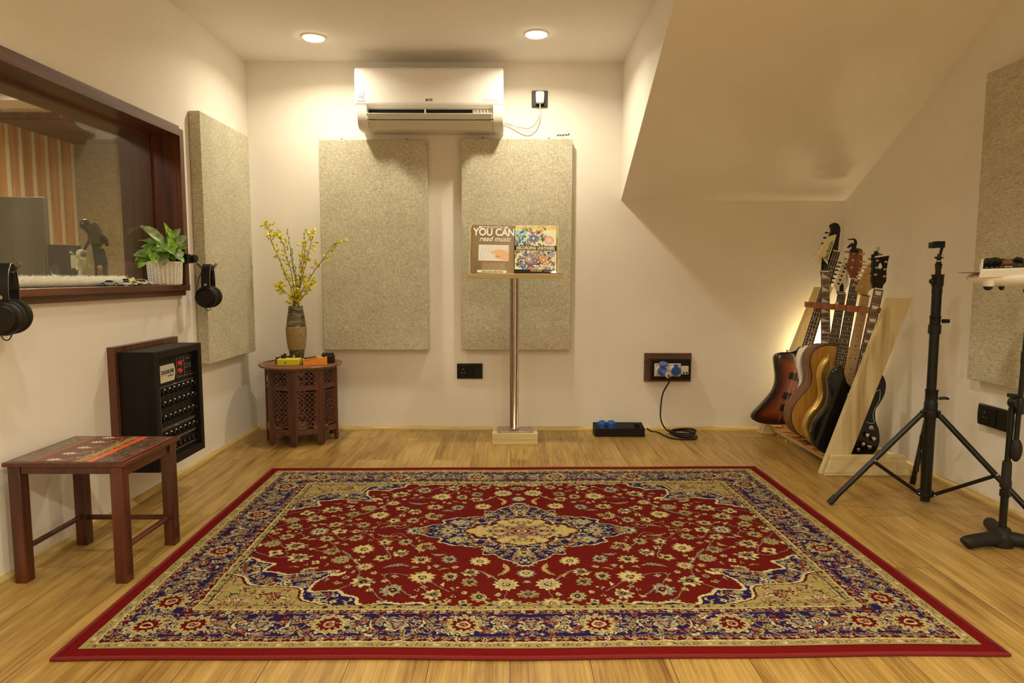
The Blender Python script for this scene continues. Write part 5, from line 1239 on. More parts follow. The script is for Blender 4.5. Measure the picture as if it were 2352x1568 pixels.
def burst_front(T, outline, d0, stops):
    """front face as a fine triangle mesh, coloured by distance from the rim"""
    P = np.array(outline); n = len(P)
    ar = sum(P[i-1][0]*P[i][1]-P[i][0]*P[i-1][1] for i in range(n))
    if ar < 0: P = P[::-1]
    def inside(x, y):
        c_ = False
        for i in range(n):
            (x1, y1), (x2, y2) = P[i-1], P[i]
            if (y1 > y) != (y2 > y) and x < (x2-x1)*(y-y1)/(y2-y1)+x1: c_ = not c_
        return c_
    A_ = P; B_ = np.roll(P, -1, 0); D_ = B_-A_; LL = (D_**2).sum(1)+1e-12
    def dist(x, y):
        q = np.array([x, y]); t_ = np.clip(((q-A_)*D_).sum(1)/LL, 0, 1); return np.hypot(*((A_+D_*t_[:, None]-q).T)).min()
    pts = [tuple(p) for p in P]; g = .008
    for x in np.arange(P[:, 0].min(), P[:, 0].max(), g):
        for y in np.arange(P[:, 1].min(), P[:, 1].max(), g):
            if inside(x, y) and dist(x, y) > .004: pts.append((x, y))
    vv, _, ff = delaunay_2d_cdt([Vector(p) for p in pts], [], [list(range(n))], 1, 1e-5)[:3]
    cols = []; vs = []
    for v in vv:
        d = dist(v.x, v.y); cols.append(tuple(np.interp(d, [q[0] for q in stops], [q[1][k] for q in stops]) for k in range(3)))
        vs.append((v.x, v.y, .0002-.0035*max(0, 1-d/.007)**2))
    mb = MB(T); mb.add(vs, [tuple(f) for f in ff]); return mb, cols
body = obj('body', mb, mat('dark_rim_finish', B0_, .2, coat=.9, var=.02), t)
mb, cl = burst_front(T, [(a, b) for a, b in sm(ol, 5)], .0, [(0, B0_), (.012, B0_), (.028, B1_), (.05, B2_), (.075, B3_)])
obj('sunburst_top', mb, m, t, colors=cl, smooth=60)
obj('center_seam', MB(T).box((-.030, .02, .0001), (-.0285, .38, .0006)), mat('seam_line', A(180, 100, 46, .6), .4), t, smooth=0)
neck(t, T, .40, 1.02, .062, .042, M['ebony'], 'dot', .008, 4, 20, M['necklac'], .12, .80)
for (x, v_) in ((-.005, .292), (.004, .175)): obj('pickup', MB(T).box((-.047, v_-.019, 0), (.047, v_+.019, .014)), M['black'], t, bevel=.005, seg=3)
obj('bridge', MB(T).box((-.042, .085, 0), (.042, .125, .010)).box((-.036, .10, .010), (.036, .118, .016)), M['blackm'], t, bevel=.002)
obj('strap_button', MB(T).lathe([(.003, 0), (.003, .008), (.007, .010), (.007, .013), (.001, .014)], 14, tuple(list(Ti @ at(1807, 809, y=YB_+.015))), (0, 1, 0)), M['blackm'], t)
knobs(t, T, ((.085, .10), (.10, .14)), M['black'])
nut = (493, 690)
S_ = 1552/YB_*5.227
hs = trace([(470, 690), (462, 600), (490, 480), (520, 330), (540, 220), (556, 165), (548, 125), (538, 103), (560, 78), (600, 66), (640, 82), (666, 125), (668, 170), (655, 320), (643, 488), (610, 500), (588, 520), (570, 600), (545, 690)], (505, 690), S_, DB)
v1b = (Ti @ at(1800+505/5.227, 500+690/5.227, y=YB_)).y; off = (Ti @ at(1800+505/5.227, 500+690/5.227, y=YB_)).x
hs = [(p[0]+off, p[1]) for p in hs]
pg = [(p[0]+off, p[1], -.026, -.004) for p in trace([(590, 190), (570, 250), (550, 315), (525, 390)], (505, 690), S_, DB)]
headstock(t, T, v1b, [(p.x, p.y) for p in smooth_loop([(a, b, 0) for a, b in hs], 4)], .014, M['glossb'], pg, M['blackm'], M['blackm'], -.012)

# generic builder ---------------------------------------------------------------
def electric(label, x, y, deg, outline, finish, th, nutv, board, inlay, headpts, nutpx, pegpx, headm, side, bridge_v=.12, jointv=.33, pegm=None, w1=.042, extras=None, cat='guitar', name='electric_guitar', fscale=.63, rad=.008, headz=-.006, postm=None):
    T = gframe(x, y, ZB+.006, deg)
    t = thing(name, label, cat, T.translation, 'guitars on the wooden rack')
    mb, _ = loops_body(T, sm(outline), th, rad); obj('body', mb, finish, t)
    neck(t, T, jointv, nutv, .055, w1, board, inlay, .010, 6, 22, M['maple'] if inlay == 'dotb' else M['necklac'], bridge_v, fscale)
    S_ = 1552/y*5.227
    hs = trace(headpts, nutpx, S_, deg)
    pg = [(p[0], p[1], side(p)[0], side(p)[1]) for p in trace(pegpx, nutpx, S_, deg)]
    h, H = headstock(t, T, nutv+.004, hs, .013, headm, pg, pegm or M['chrome'], postm or M['chrome'], headz)
    obj('bridge', MB(T).box((-.040, bridge_v-.016, 0), (.040, bridge_v+.010, .012)), M['chrome'], t, bevel=.002)
    if extras: extras(t, T, H, h)
    return t, T, H, h
def tip(p, y, deg):       # local v of a photo point
    return p
# pointed headstock guitar
def ex_jack(t, T, H, h):
    S_ = 1552/3.65*5.227
    for z in (.16, .24): obj('pickup', MB(T).box((-.040, z-.018, 0), (.040, z+.018, .010)), M['black'], t, bevel=.002)
    a = trace([(548, 400)], (505, 650), S_, -3)[0]
    R = Matrix.Translation((a[0], a[1], .0012)) @ Matrix.Rotation(math.radians(69), 4, 'Z')
    obj('logo_script', MB(H).text('Jackson', .036, R, .0003, shear=.3, bold=.0001), M['ink'], h, smooth=0)
    dk = trace([(470, 475), (500, 520), (556, 585), (545, 640), (468, 640)], (505, 650), S_, -3)
    obj('truss_cover', MB(H).prism(dk, .0002, .0015), M['glossb'], h)
def hv(px, py, y, T): return (T.inverted() @ at(px, py, y=y)).y
Tj = gframe(1.735, 3.65, ZB+.006, -3)
electric('white electric guitar with a pointed cream headstock with script lettering, in front of the bass', 1.735, 3.65, -3, [(a*1.04, b*1.05) for a, b in STRAT], M['glossw'], .04, hv(1896.6, 624.5, 3.65, Tj), M['rose'], 'fin',
    [(462, 650), (458, 565), (430, 528), (385, 503), (420, 440), (470, 355), (510, 295), (545, 242), (590, 222), (636, 212), (615, 300), (590, 380), (570, 450), (548, 540), (552, 600), (548, 650)], (505, 650), [(570, 288), (535, 328), (508, 370), (485, 410), (458, 452), (430, 492)],
    mat('cream_headstock', A(212, 196, 120, .68), .25, coat=.5, var=.03), lambda p: (-.020, -.004), pegm=M['chrome'], extras=ex_jack, fscale=.66, jointv=.36)
# white bound headstock guitar
def ex_ib(t, T, H, h):
    S_ = 1552/3.53*5.227
    obj('headstock_binding', MB(H).tube([(*q[:2], -.005) for q in trace([(590, 830), (640, 730), (700, 530)], (670, 915), S_, 6.8)], .0028, 8), M['brass'], h)
    obj('truss_cover', MB(H).prism(trace([(650, 895), (655, 830), (685, 790), (700, 830), (702, 895)], (670, 915), S_, 6.8), .0002, .0016), M['glossb'], h)
    obj('locking_nut', MB(H).box((-.022, -.006, .0), (.022, .006, .008)), M['blackm'], h, bevel=.001)
    obj('emblem', MB(H).tube([(*q[:2], .0012) for q in trace([(735, 680), (728, 730), (738, 770)], (670, 915), S_, 6.8)], .0012, 5), M['ink'], h)
    obj('white_capo_knob', MB(T).lathe([(.010, 0), (.010, .006), (.007, .008), (.001, .008)], 18, tuple(T.inverted() @ at(1921.5, 697, y=3.50)), (0, 0, 1)), M['white'], t)
Ti_ = gframe(1.635, 3.53, ZB+.006, 6.8)
electric('white electric guitar with an angled white six-peg headstock, third from the wall', 1.635, 3.53, 6.8, [(a*1.12, b*1.06) for a, b in STRAT], M['glossw'], .04, hv(1928, 674, 3.53, Ti_), M['ebony'], 'dot',
    [(625, 915), (620, 872), (590, 832), (640, 730), (700, 528), (728, 526), (757, 545), (752, 640), (760, 820), (722, 892), (718, 915)], (670, 915), [(718, 570), (702, 618), (686, 662), (668, 710), (652, 758), (636, 803)],
    mat('white_headstock', A(206, 190, 150, .68), .25, coat=.5, var=.03), lambda p: (-.020, .003), pegm=M['blackm'], postm=M['blackm'], extras=ex_ib)
# acoustic ----------------------------------------------------------------------
YA = 3.40; T = gframe(1.618, YA, ZB+.006, 7.4)
t = thing('acoustic_guitar', 'amber-topped acoustic guitar with brown sides and headstock, middle of the rack', 'acoustic guitar', T.translation, 'guitars on the wooden rack')
P = sm(ACO, 6)
sd, _ = loops_body(T, P, .098, .002, (.004,)); obj('body', sd, M['mahog'], t)
tp = MB(T).prism([(a*.982, .004+b*.984) for a, b in P], .0002, .003); obj('soundboard', tp, M['amber'], t, bevel=.001)
bd = MB(T).tube([(a*.992, .002+b*.992, .0015) for a, b in P], .0025, 6, closed=True); obj('binding', bd, M['ink'], t)
obj('soundhole', MB(T).lathe([(.048, .0032), (.048, .0040), (.001, .0040)], 36, (0, .335, 0)), M['dark'], t)
obj('rosette', MB(T).tube([(.054*math.cos(a), .335+.054*math.sin(a), .004) for a in np.linspace(0, 2*PI, 41)[:-1]], .0016, 5, closed=True), M['rose'], t)
obj('bridge', MB(T).box((-.075, .135, .003), (.075, .160, .011)), M['rose'], t, bevel=.002)
neck(t, T, .385, hv(1960.5, 641, YA, T), .056, .044, M['ebony'], 'dot', .010, 6, 20, M['mahog'], .15, .645)
S_ = 1552/YA*5.227; nv = hv(1960.5, 641, YA, T)
hs = trace([(815, 733), (800, 690), (762, 622), (775, 540), (790, 470), (787, 400), (800, 378), (840, 366), (900, 372), (935, 388), (942, 470), (945, 570), (932, 640), (900, 690), (892, 733)], (855, 733), S_, 7.4)
sg = lambda p: (-.030, .004) if p[0] < .0 else (.022, 0)
pg = [(p[0], p[1], *sg(p)) for p in trace([(828, 430), (820, 515), (810, 602), (912, 443), (918, 535), (925, 625)], (855, 733), S_, 7.4)]
pg = [(a, b, (-.022 if i < 3 else .019), .003) for i, (a, b, _, _) in enumerate(pg)]
h, H = headstock(t, T, nv+.004, hs, .014, M['headbr'], pg, M['brass'], M['chrome'], -.004)
cp = thing('capo', 'black spring capo clipped on top of the brown acoustic headstock', 'capo', at(1962, 572, y=YA-.01))
q = lambda a, b, dy=-.012: at(1800+a/5.227, 500+b/5.227, y=YA+dy)
obj('capo_body', MB().tube(smooth_loop([q(842, 405), q(845, 350), q(862, 300), q(850, 262), q(815, 258), q(772, 262)], 5, False), [.011, .011, .011, .011, .011, .0105, .010, .0095, .009, .0085, .008, .0075, .007, .0065, .006, .0055, .005, .0045, .004, .0038, .0035, .003, .003, .0028, .0025, .0025], 10), M['blackm'], cp)
obj('capo_lever', MB().tube([q(850, 340), q(815, 310), q(790, 335), q(765, 362)], [.006, .005, .005, .004], 8).tube([q(840, 330), q(800, 345), q(772, 360)], .0035, 8), M['blackm'], cp)
obj('capo_pad', MB().beam(q(815, 395), q(890, 400), .020, .016), M['rubber'], cp, bevel=.003)
# gold guitar --------------------------------------------------------------------
def ex_gold(t, T, H, h):
    for v_ in (.14, .21, .28): obj('pickup', MB(T).box((-.042, v_-.009, 0), (.042, v_+.009, .012)), M['white2'], t, bevel=.003)
    obj('strap_button', MB(T).lathe([(.003, 0), (.003, .006), (.006, .008), (.006, .011), (.001, .012)], 14, (-.108, .447, -.015), (0, 1, 0)), M['chrome'], t)
Tg = gframe(1.597, 3.27, ZB+.006, 8.6)
electric('gold double-horn electric guitar with a plain maple neck, behind the black one', 1.597, 3.27, 8.6, STRAT, M['goldp'], .044, hv(1981.5, 679, 3.27, Tg), M['maple'], 'dotb',
    [(905, 928), (900, 905), (862, 872), (862, 848), (880, 800), (905, 760), (935, 690), (965, 630), (1000, 552), (1025, 540), (1045, 560), (1040, 640), (1032, 720), (1062, 825), (1050, 850), (1012, 880), (1002, 928)], (955, 928), [(1015, 590), (995, 635), (975, 680), (955, 728), (935, 775), (912, 828)],
    M['maple'], lambda p: (-.019, .004), extras=ex_gold, rad=.016)
# black guitar ----------------------------------------------------------------------
def ex_sg(t, T, H, h):
    for v_ in (.17, .285): obj('pickup', MB(T).box((-.040, v_-.019, 0), (.040, v_+.019, .010)), M['chrome'], t, bevel=.003)
    pgd = smooth_loop([Vector(tuple(T.inverted() @ at(1700+a/4.612, 780+b/4.612, y=3.12))) for a, b in ((1440, 550), (1478, 530), (1482, 580), (1470, 650), (1425, 730), (1405, 800), (1420, 870), (1390, 885), (1330, 870))], 4, False)
    obj('pickguard_line', MB(T).tube([(p.x, p.y, .0006) for p in pgd], .0010, 5), M['pearl'], t)
    for a, b in ((1352, 1012), (1422, 1050), (1308, 1108), (1378, 1140)):
        p = T.inverted() @ at(1700+a/4.612, 780+b/4.612, y=3.105)
        k_ = obj('control_knob', MB(T).lathe([(.0135, 0), (.0125, .008), (.0090, .011), (.001, .011)], 20, (p.x, p.y, 0)), M['glossb'], t)
        obj('knob_cap', MB(T).lathe([(.0085, .011), (.0085, .0125), (.001, .0130)], 18, (p.x, p.y, 0)), M['chrome'], k_)
    p = T.inverted() @ at(1700+1385/4.612, 780+930/4.612, y=3.12)
    obj('toggle_switch', MB(T).lathe([(.010, 0), (.010, .003), (.006, .005), (.001, .005)], 18, (p.x, p.y, 0)).tube([(p.x, p.y, .004), (p.x+.008, p.y-.006, .016)], .0022, 8), M['chrome'], t)
    p = T.inverted() @ at(1700+1252/4.612, 780+1163/4.612, y=3.12)
    obj('output_jack', MB(T).lathe([(.008, 0), (.008, .003), (.005, .004), (.004, .001)], 16, (p.x, p.y, 0)), M['chrome'], t)
    S_ = 1552/3.12*5.227
    e = trace([(1112, 600), (1122, 565), (1135, 552), (1148, 565), (1160, 600), (1148, 618), (1136, 625), (1122, 618)], (1118, 858), S_, 9.2)
    obj('headstock_emblem', MB(H).prism(e, .0002, .0012), M['pearl'], h)
Ts = gframe(1.566, 3.12, ZB+.006, 9.2)
st_, T, H, h = electric('glossy black double-cutaway electric guitar with four knobs, nearest on the rack', 1.566, 3.12, 9.2, SGB, M['glossb'], .036, hv(2014, 664, 3.12, Ts), M['rose'], 'trap',
    [(1068, 858), (1062, 830), (1040, 770), (1044, 620), (1040, 520), (1036, 450), (1066, 443), (1110, 455), (1140, 468), (1180, 455), (1242, 468), (1228, 540), (1218, 640), (1222, 740), (1218, 780), (1190, 815), (1178, 858)], (1118, 858), [(1092, 525), (1092, 610), (1080, 692), (1196, 540), (1190, 628), (1190, 712)],
    M['glossb'], lambda p: ((-.019, .003) if p[0] < .035 else (.018, .003)), pegm=M['brass'], extras=ex_sg, jointv=.30, rad=.006)
cp = thing('tuner_clip', 'small silver and black clip-on tuner on top of the black headstock', 'tuner', at(2016, 580, y=3.10))
q = lambda a, b, dy=-.02: at(1800+a/5.227, 500+b/5.227, y=3.12+dy)
obj('clip', MB().beam(q(1100, 450), q(1112, 400), .014, .014), M['blackm'], cp, bevel=.002)
obj('clip_top', MB().beam(q(1122, 410), q(1132, 350), .014, .010), M['steel'], cp, bevel=.003)
obj('display', MB().beam(q(1100, 470), q(1240, 448), .016, .007), M['white'], cp, bevel=.002)
obj('lever', MB().tube([q(1120, 420), q(1170, 445), q(1210, 455)], .003, 6), M['blackm'], cp)

# ------------------------------------------------------------------ lamp behind the guitars
t = thing('uplight', 'small glowing globe lamp standing behind the guitars in the corner', 'lamp', (1.83, 3.90, 0))
obj('lamp_foot', MB().lathe([(.05, 0), (.05, .01), (.012, .016), (.008, .03), (.008, .44), (.001, .44)], 24, (1.83, 3.90, 0)), M['blackm'], t)
obj('globe', MB().ball((1.83, 3.90, .475), .030, 20, 12), emit('globe_glow', (1, .82, .46), 100), t)

# ------------------------------------------------------------------ tall tripod stand
PX, PY = 1.668, 2.64
def pz(py): return at(2140, py, y=PY).z
t = thing('tripod_stand', 'tall black tripod stand with spread legs and a small clamp on top', 'tripod stand', (PX, PY, 0))
z1, z2, z3, z4, z5 = pz(930), pz(742), pz(640), pz(616), pz(601)
obj('center_pole', MB().cyl((PX, PY, .055), (PX, PY, z1), .0205, 24), M['blackm'], t)
obj('upper_pole', MB().cyl((PX-.002, PY, z1-.01), (PX-.004, PY, pz(664)), .0175, 24), M['blackm'], t)
obj('top_pole', MB().cyl((PX-.004, PY, pz(664)), (PX-.004, PY, z5), .0100, 20), M['blackm'], t)
obj('locking_collar', MB().lathe([(.024, 0), (.024, .03), (.022, .034), (.022, .075), (.024, .078), (.024, .082)], 24, (PX, PY, z1-.02)), M['black'], t)
obj('locking_lever', MB().tube([(PX+.015, PY-.02, z1+.03), (PX+.035, PY-.03, z1+.034), (PX+.05, PY-.03, z1+.03)], [.006, .006, .004], 8), M['black'], t)
obj('locking_collar', MB().lathe([(.0225, 0), (.0225, .034), (.019, .036), (.019, .062), (.0205, .064), (.0205, .07)], 24, (PX-.004, PY, pz(766))), M['black'], t)
obj('wing_knob', MB().box((PX+.012, PY-.024, pz(741)), (PX+.040, PY-.012, pz(732))), M['black'], t, bevel=.003)
obj('locking_collar', MB().lathe([(.0185, 0), (.0185, .03), (.021, .032), (.021, .068), (.0225, .070), (.0225, .076)], 24, (PX-.004, PY, pz(675))), M['black'], t)
obj('wing_knob', MB().lathe([(.010, 0), (.010, .02), (.006, .024), (.001, .024)], 12, (PX-.02, PY-.01, pz(646)), (-1, -.3, 0)), M['black'], t)
obj('locking_collar', MB().lathe([(.0115, 0), (.0115, .012), (.013, .013), (.013, .018), (.0105, .02)], 20, (PX-.004, PY, pz(617))), M['black'], t)
obj('stud', MB().cyl((PX-.004, PY, z5-.004), (PX-.004, PY, pz(594)+.012), .0072, 16), M['brass'], t)
obj('clamp_base', MB().lathe([(.007, 0), (.008, .006), (.016, .010), (.016, .014), (.007, .018), (.006, .026)], 14, (PX-.004, PY, pz(602)+.006)), M['black'], t)
cz = pz(590)
obj('clamp_arm', MB().beam((PX-.002, PY, cz), (PX+.006, PY-.002, pz(563)), .010, .009), M['black'], t, bevel=.001)
obj('clamp_knob', MB().lathe([(.007, 0), (.007, .010), (.001, .011)], 14, (PX-.010, PY-.008, cz+.001), (-.3, -1, 0)), M['black'], t)
obj('clamp_bolt', MB().lathe([(.006, 0), (.006, .008), (.001, .010)], 12, (PX+.001, PY-.006, cz+.002), (0, -1, 0)), M['chrome'], t)
obj('clamp_head', MB().box((PX-.026, PY-.018, pz(569)), (PX+.006, PY+.012, pz(554))).box((PX-.042, PY-.016, pz(570)), (PX-.026, PY+.010, pz(556.5))), M['black'], t, bevel=.001)
hz = z1-.035
obj('leg_hub', MB().lathe([(.030, -.012), (.030, .014), (.026, .018), (.021, .018)], 20, (PX, PY, hz)).box((PX-.037, PY-.010, hz-.014), (PX+.037, PY+.010, hz+.012)), M['black'], t, bevel=.002)
obj('base_hub', MB().lathe([(.024, 0), (.031, .006), (.031, .024), (.024, .028), (.021, .028)], 20, (PX, PY, .030)).lathe([(.018, 0), (.018, .03)], 16, (PX, PY, .012)), M['black'], t)
for ang, L_ in ((181, .383), (68, .28), (303, .42)):
    a = math.radians(ang); d = Vector((math.cos(a), math.sin(a), 0)); C0 = Vector((PX, PY, 0))
    A0 = C0+d*.036+Vector((0, 0, hz-.002)); F = C0+d*L_+Vector((0, 0, .010)); 
    lg = obj('leg', MB().tube([A0, F], .0105, 14), M['blackm'], t)
    obj('rubber_foot', MB().tube([F+(A0-F).normalized()*.03, F+(F-A0).normalized()*.008], .0125, 12), M['rubber'], lg)
    J = A0.lerp(F, .52); K0 = C0+d*.030+Vector((0, 0, .045))
    br_o = obj('brace', MB().beam(K0, J-Vector((0, 0, .006)), .009, .014, (0, 0, 1)), M['blackm'], t, bevel=.002)
    obj('rivet', MB().ball(J+Vector((0, -.012, 0)), .0045, 8, 6), M['steel'], br_o)
    obj('rivet', MB().ball(K0+Vector((0, -.008, 0)), .0040, 8, 6), M['steel'], br_o)
obj('cable_tail', MB().tube([(PX-.028, PY+.01, .28), (PX-.030, PY+.01, .20), (PX-.033, PY+.008, .13)], [.002, .006, .006], 8), M['rubber'], t)

# ------------------------------------------------------------------ microphone stand with folded boom, holding the theremin
MX, MY = 1.668, 2.215
def mz(py): return at(2320, py, y=MY).z
t = thing('microphone_stand', 'short black microphone stand with a stubby cast tripod base at the right edge', 'microphone stand', (MX, MY, 0))
for ang, L_ in ((193, .150), (66, .165), (328, .16)):
    a = math.radians(ang); d = Vector((math.cos(a), math.sin(a), 0)); c0 = Vector((MX, MY, 0)); n_ = Vector((-d.y, d.x, 0))
    P = [c0+d*.004+Vector((0, 0, .030)), c0+d*.05+Vector((0, 0, .029)), c0+d*(L_-.03)+Vector((0, 0, .026)), c0+d*(L_-.008)+Vector((0, 0, .023)), c0+d*L_+Vector((0, 0, .018))]
    obj('base_leg', MB().tube(smooth_loop(P, 3, False), [.024]*3+[.023]*3+[.0225]*4+[.022, .020, .014], 14), M['rubber'], t)
obj('base_hub', MB().lathe([(.036, .004), (.036, .035), (.027, .045), (.024, .062), (.018, .066)], 24, (MX, MY, 0)), M['rubber'], t)
obj('lower_tube', MB().cyl((MX, MY, .06), (MX, MY, mz(1115)), .0118, 20), M['blackm'], t)
obj('clutch_ring', MB().lathe([(.0145, 0), (.0160, .004), (.0160, .022), (.0135, .024)], 20, (MX, MY, mz(1140))), M['black'], t)
obj('upper_tube', MB().cyl((MX, MY, mz(1142)), (MX+.002, MY, mz(935)), .0092, 18), M['blackm'], t)
obj('grip', MB().lathe([(.0150, 0), (.0175, .005), (.0175, .02), (.0150, .03), (.0140, .085), (.0125, .092)], 20, (MX, MY, mz(1128)+.012)), M['rubber'], t)
Z9 = mz(925)
obj('swivel', MB().lathe([(.016, -.012), (.018, -.008), (.018, .008), (.016, .012)], 20, (MX-.002, MY-.014, Z9+.004), (.3, -1, 0)).cyl((MX-.01, MY-.012, Z9), (MX+.035, MY-.018, Z9+.004), .008), M['black'], t)
obj('tilt_knob', MB().tube([(MX-.028, MY-.02, mz(905)), (MX-.012, MY-.02, mz(905)), (MX+.012, MY-.02, mz(907))], [.007, .0055, .005], 10), M['black'], t)
obj('boom_holder', MB().lathe([(.013, 0), (.014, .004), (.014, .05), (.012, .054)], 18, (MX+.016, MY-.016, mz(948))), M['black'], t)
obj('boom_tube', MB().cyl((MX+.012, MY-.016, mz(1020)), (MX+.026, MY-.012, .860), .0078, 16), M['blackm'], t)
obj('boom_collar', MB().lathe([(.0115, 0), (.0115, .04), (.0095, .044)], 16, (MX+.022, MY-.014, mz(835))), M['black'], t)
obj('counterweight', MB().ball((MX+.013, MY-.018, mz(1030)), (.0175, .0175, .040), 18, 12), M['rubber'], t)
# theremin
HX_, HY_, HZ_ = 1.690, 2.235, .905
t = thing('theremin', 'cream boat-shaped theremin with a black control panel at the right photo edge', 'theremin', (HX_, HY_, .862))
def shell(sx, zt_, zb, ry):
    mb = MB(); nu, nv_ = 40, 20; vs = []
    for i in range(nu+1):
        u = -1+2*i/nu; w_ = max(0, 1-abs(u)**2.3)**.55
        for j in range(nv_):
            a = 2*PI*j/nv_; z = math.sin(a); vs.append((HX_+u*sx, HY_+ry*w_*math.cos(a), HZ_+(zt_ if z > 0 else zb)*w_**.8*z))
    fs = [(i*nv_+j, (i+1)*nv_+j, (i+1)*nv_+(j+1) % nv_, i*nv_+(j+1) % nv_) for i in range(nu) for j in range(nv_)]
    return mb.add(vs, fs)
M['ther'] = mat('cream_gloss_shell', A(236, 214, 158, .72), .25, coat=.5, var=.01)
obj('body', shell(.182, .026, .030, .075), M['ther'], t)
pf = [Vector(tuple(at(2256, 617.5, y=2.163))), Vector(tuple(at(2400, 612.5, y=2.163))), Vector(tuple(at(2352, 592, y=2.225))), Vector(tuple(at(2301, 593.5, y=2.225)))]
ux = (pf[1]-pf[0]).normalized(); nn = ux.cross(pf[3]-pf[0]).normalized(); pu = nn.cross(ux)
o2 = [(0, 0), (.196, 0), (.150, .070), (.047, .070)]
TP = frame(pf[0]+Vector((0, 0, -.001)), nn, ux)
hb_ = MB(TP).prism([(-.004, -.003), (.200, -.003), (.154, .074), (.044, .074)], -.030, 0)
obj('control_housing', hb_, M['ther'], t, bevel=.003, seg=3)
cpn = obj('control_panel', MB(TP).prism([(q[0], q[1]) for q in ((.002, .002), (.194, .002), (.149, .068), (.048, .068))], .0003, .0014), M['glossb'], t)
obj('screen', MB(TP).prism([(.085, .030), (.118, .030), (.126, .054), (.098, .054)], .0014, .002), mat('brown_screen', A(104, 60, 30, .6), .3), cpn)
mb = MB(TP).text('moog', .0105, Matrix.Translation((.088, .010, .0016)), .0002, shear=.25, bold=.0003).text('THEREMINI', .005, Matrix.Translation((.125, .062, .0016)), .0002, shear=.25)
for x, y in ((.02, .010), (.036, .010), (.052, .010), (.066, .010), (.13, .016), (.074, .034), (.135, .026)): mb.text('vol', .0038, Matrix.Translation((x, y, .0016)), .0002)
obj('panel_print', mb, M['inkw'], cpn, smooth=0)
for x, y in ((.046, .040), (.069, .043)):
    mb = MB(TP); mb.prism([((.013+.0035*(k % 2))*math.cos(k*PI/6)+x, (.013+.0035*(k % 2))*math.sin(k*PI/6)+y) for k in range(12)], .001, .013); obj('star_knob', mb, M['black'], t, bevel=.001)
obj('dial', MB(TP).lathe([(.012, .001), (.012, .008), (.001, .009)], 20, (.150, .052, 0)), M['black'], t)
obj('volume_antenna', MB().ball((HX_-.178, HY_-.02, .9215), (.050, .040, .0022), 24, 6), mat('bronze_antenna', (.30, .22, .12), .35, metal=.8), t)
for x, y, r in ((1.556, 2.205, .016), (1.625, 2.24, .010)):
    f = obj('foot', MB().lathe([(r*1.15, .018), (r*1.05, 0), (r*.85, -.004), (.001, -.004)], 20, (x, y, .881)), M['ther'], t)
    obj('foot_cap', MB().lathe([(r*.88, 0), (r*.75, -.008), (r*.35, -.0125), (.001, -.0130)], 20, (x, y, .8768)), M['black'], f)
obj('mount', MB().lathe([(.020, 0), (.020, .010), (.012, .012), (.012, .02)], 20, (MX+.026, MY-.012, .858)), M['black'], t)

# ------------------------------------------------------------------ things on the window sill
ZW = WZ0
P0 = (-1.512, 2.975)
t = thing('potted_plant', 'bushy green leafy plant in a white woven-look pot on the window sill', 'potted plant', (P0[0], P0[1], ZW))
obj('pot', MB().lathe([(.001, 0), (.058, 0), (.062, .004), (.0665, .05), (.0680, .100), (.0670, .103), (.0640, .103), (.0630, .085), (.001, .084)], 40, (P0[0], P0[1], ZW)), M['white2'], t)
mb = MB()
for k in range(26):
    a = 2*PI*k/26
    for j in range(9):
        z = .004+j*.0108+(.005 if k % 2 else 0); 
        if z > .095: continue
        r = .0615+.0055*z/.1+.0008; c_, s_ = math.cos(a), math.sin(a)
        mb.tube([(P0[0]+c_*r, P0[1]+s_*r, ZW+z), (P0[0]+c_*(r+.0014), P0[1]+s_*(r+.0014), ZW+z+.0042), (P0[0]+c_*(r+.0004), P0[1]+s_*(r+.0004), ZW+z+.0092)], [.0036, .0042, .0034], 6)
obj('woven_relief', mb, mat('cream_weave', A(226, 206, 164, .7), .6, var=.05), t)
obj('soil', MB().lathe([(.062, .086), (.001, .088)], 24, (P0[0], P0[1], ZW)), M['rubber'], t)
def leaf_mesh(mb, base, tipp, wd, cup, roll):
    d = tipp-base; L_ = d.length; d.normalize(); out = Vector((.62, -.62, .48)).normalized(); s = d.cross(out)
    if s.length < .2: s = d.cross(Vector((0, 0, 1)))
    s.normalize(); n_ = s.cross(d); s = (s*math.cos(roll)+n_*math.sin(roll)).normalized(); n_ = s.cross(d)
    vs = []; n = 9
    for i in range(n):
        f = i/(n-1); w_ = wd*math.sin(PI*min(1, f*.93+.05))**.75*(1-.25*f); c_ = base+d*L_*f+n_*cup*math.sin(PI*f)*L_
        for k in (-1, -.5, 0, .5, 1): vs.append(c_+s*w_*k/2+n_*(abs(k)*.16*w_+.0012*math.sin(f*28)*abs(k)))
    fs = [(i*5+k, i*5+k+1, (i+1)*5+k+1, (i+1)*5+k) for i in range(n-1) for k in range(4)]
    mb.add(vs, fs)
def leafm(name, c1, c2):
    m, nt, b = nodes(name); v = coords(nt, (40, 40, 40)); n = N(nt, 'ShaderNodeTexNoise', i_Scale=1.0, i_Detail=4.0); nt.links.new(v, n.inputs['Vector'])
    nt.links.new(ramp(nt, n.outputs['Fac'], [(.35, c1), (.65, c2)]), b.inputs['Base Color']); b.inputs['Roughness'].default_value = .45; b.inputs['Subsurface Weight'].default_value = .0
    return m
M['leafg'] = leafm('green_leaf', A(66, 86, 24, .6), A(116, 138, 50, .6)); M['leafl'] = leafm('light_green_leaf', A(96, 132, 24, .62), A(146, 176, 56, .62)); M['leafd'] = leafm('grey_green_leaf', A(92, 98, 48, .6), A(142, 148, 92, .6))
rng = random.Random(12)
C0 = Vector((P0[0], P0[1], ZW+.10)); PYL = P0[1]
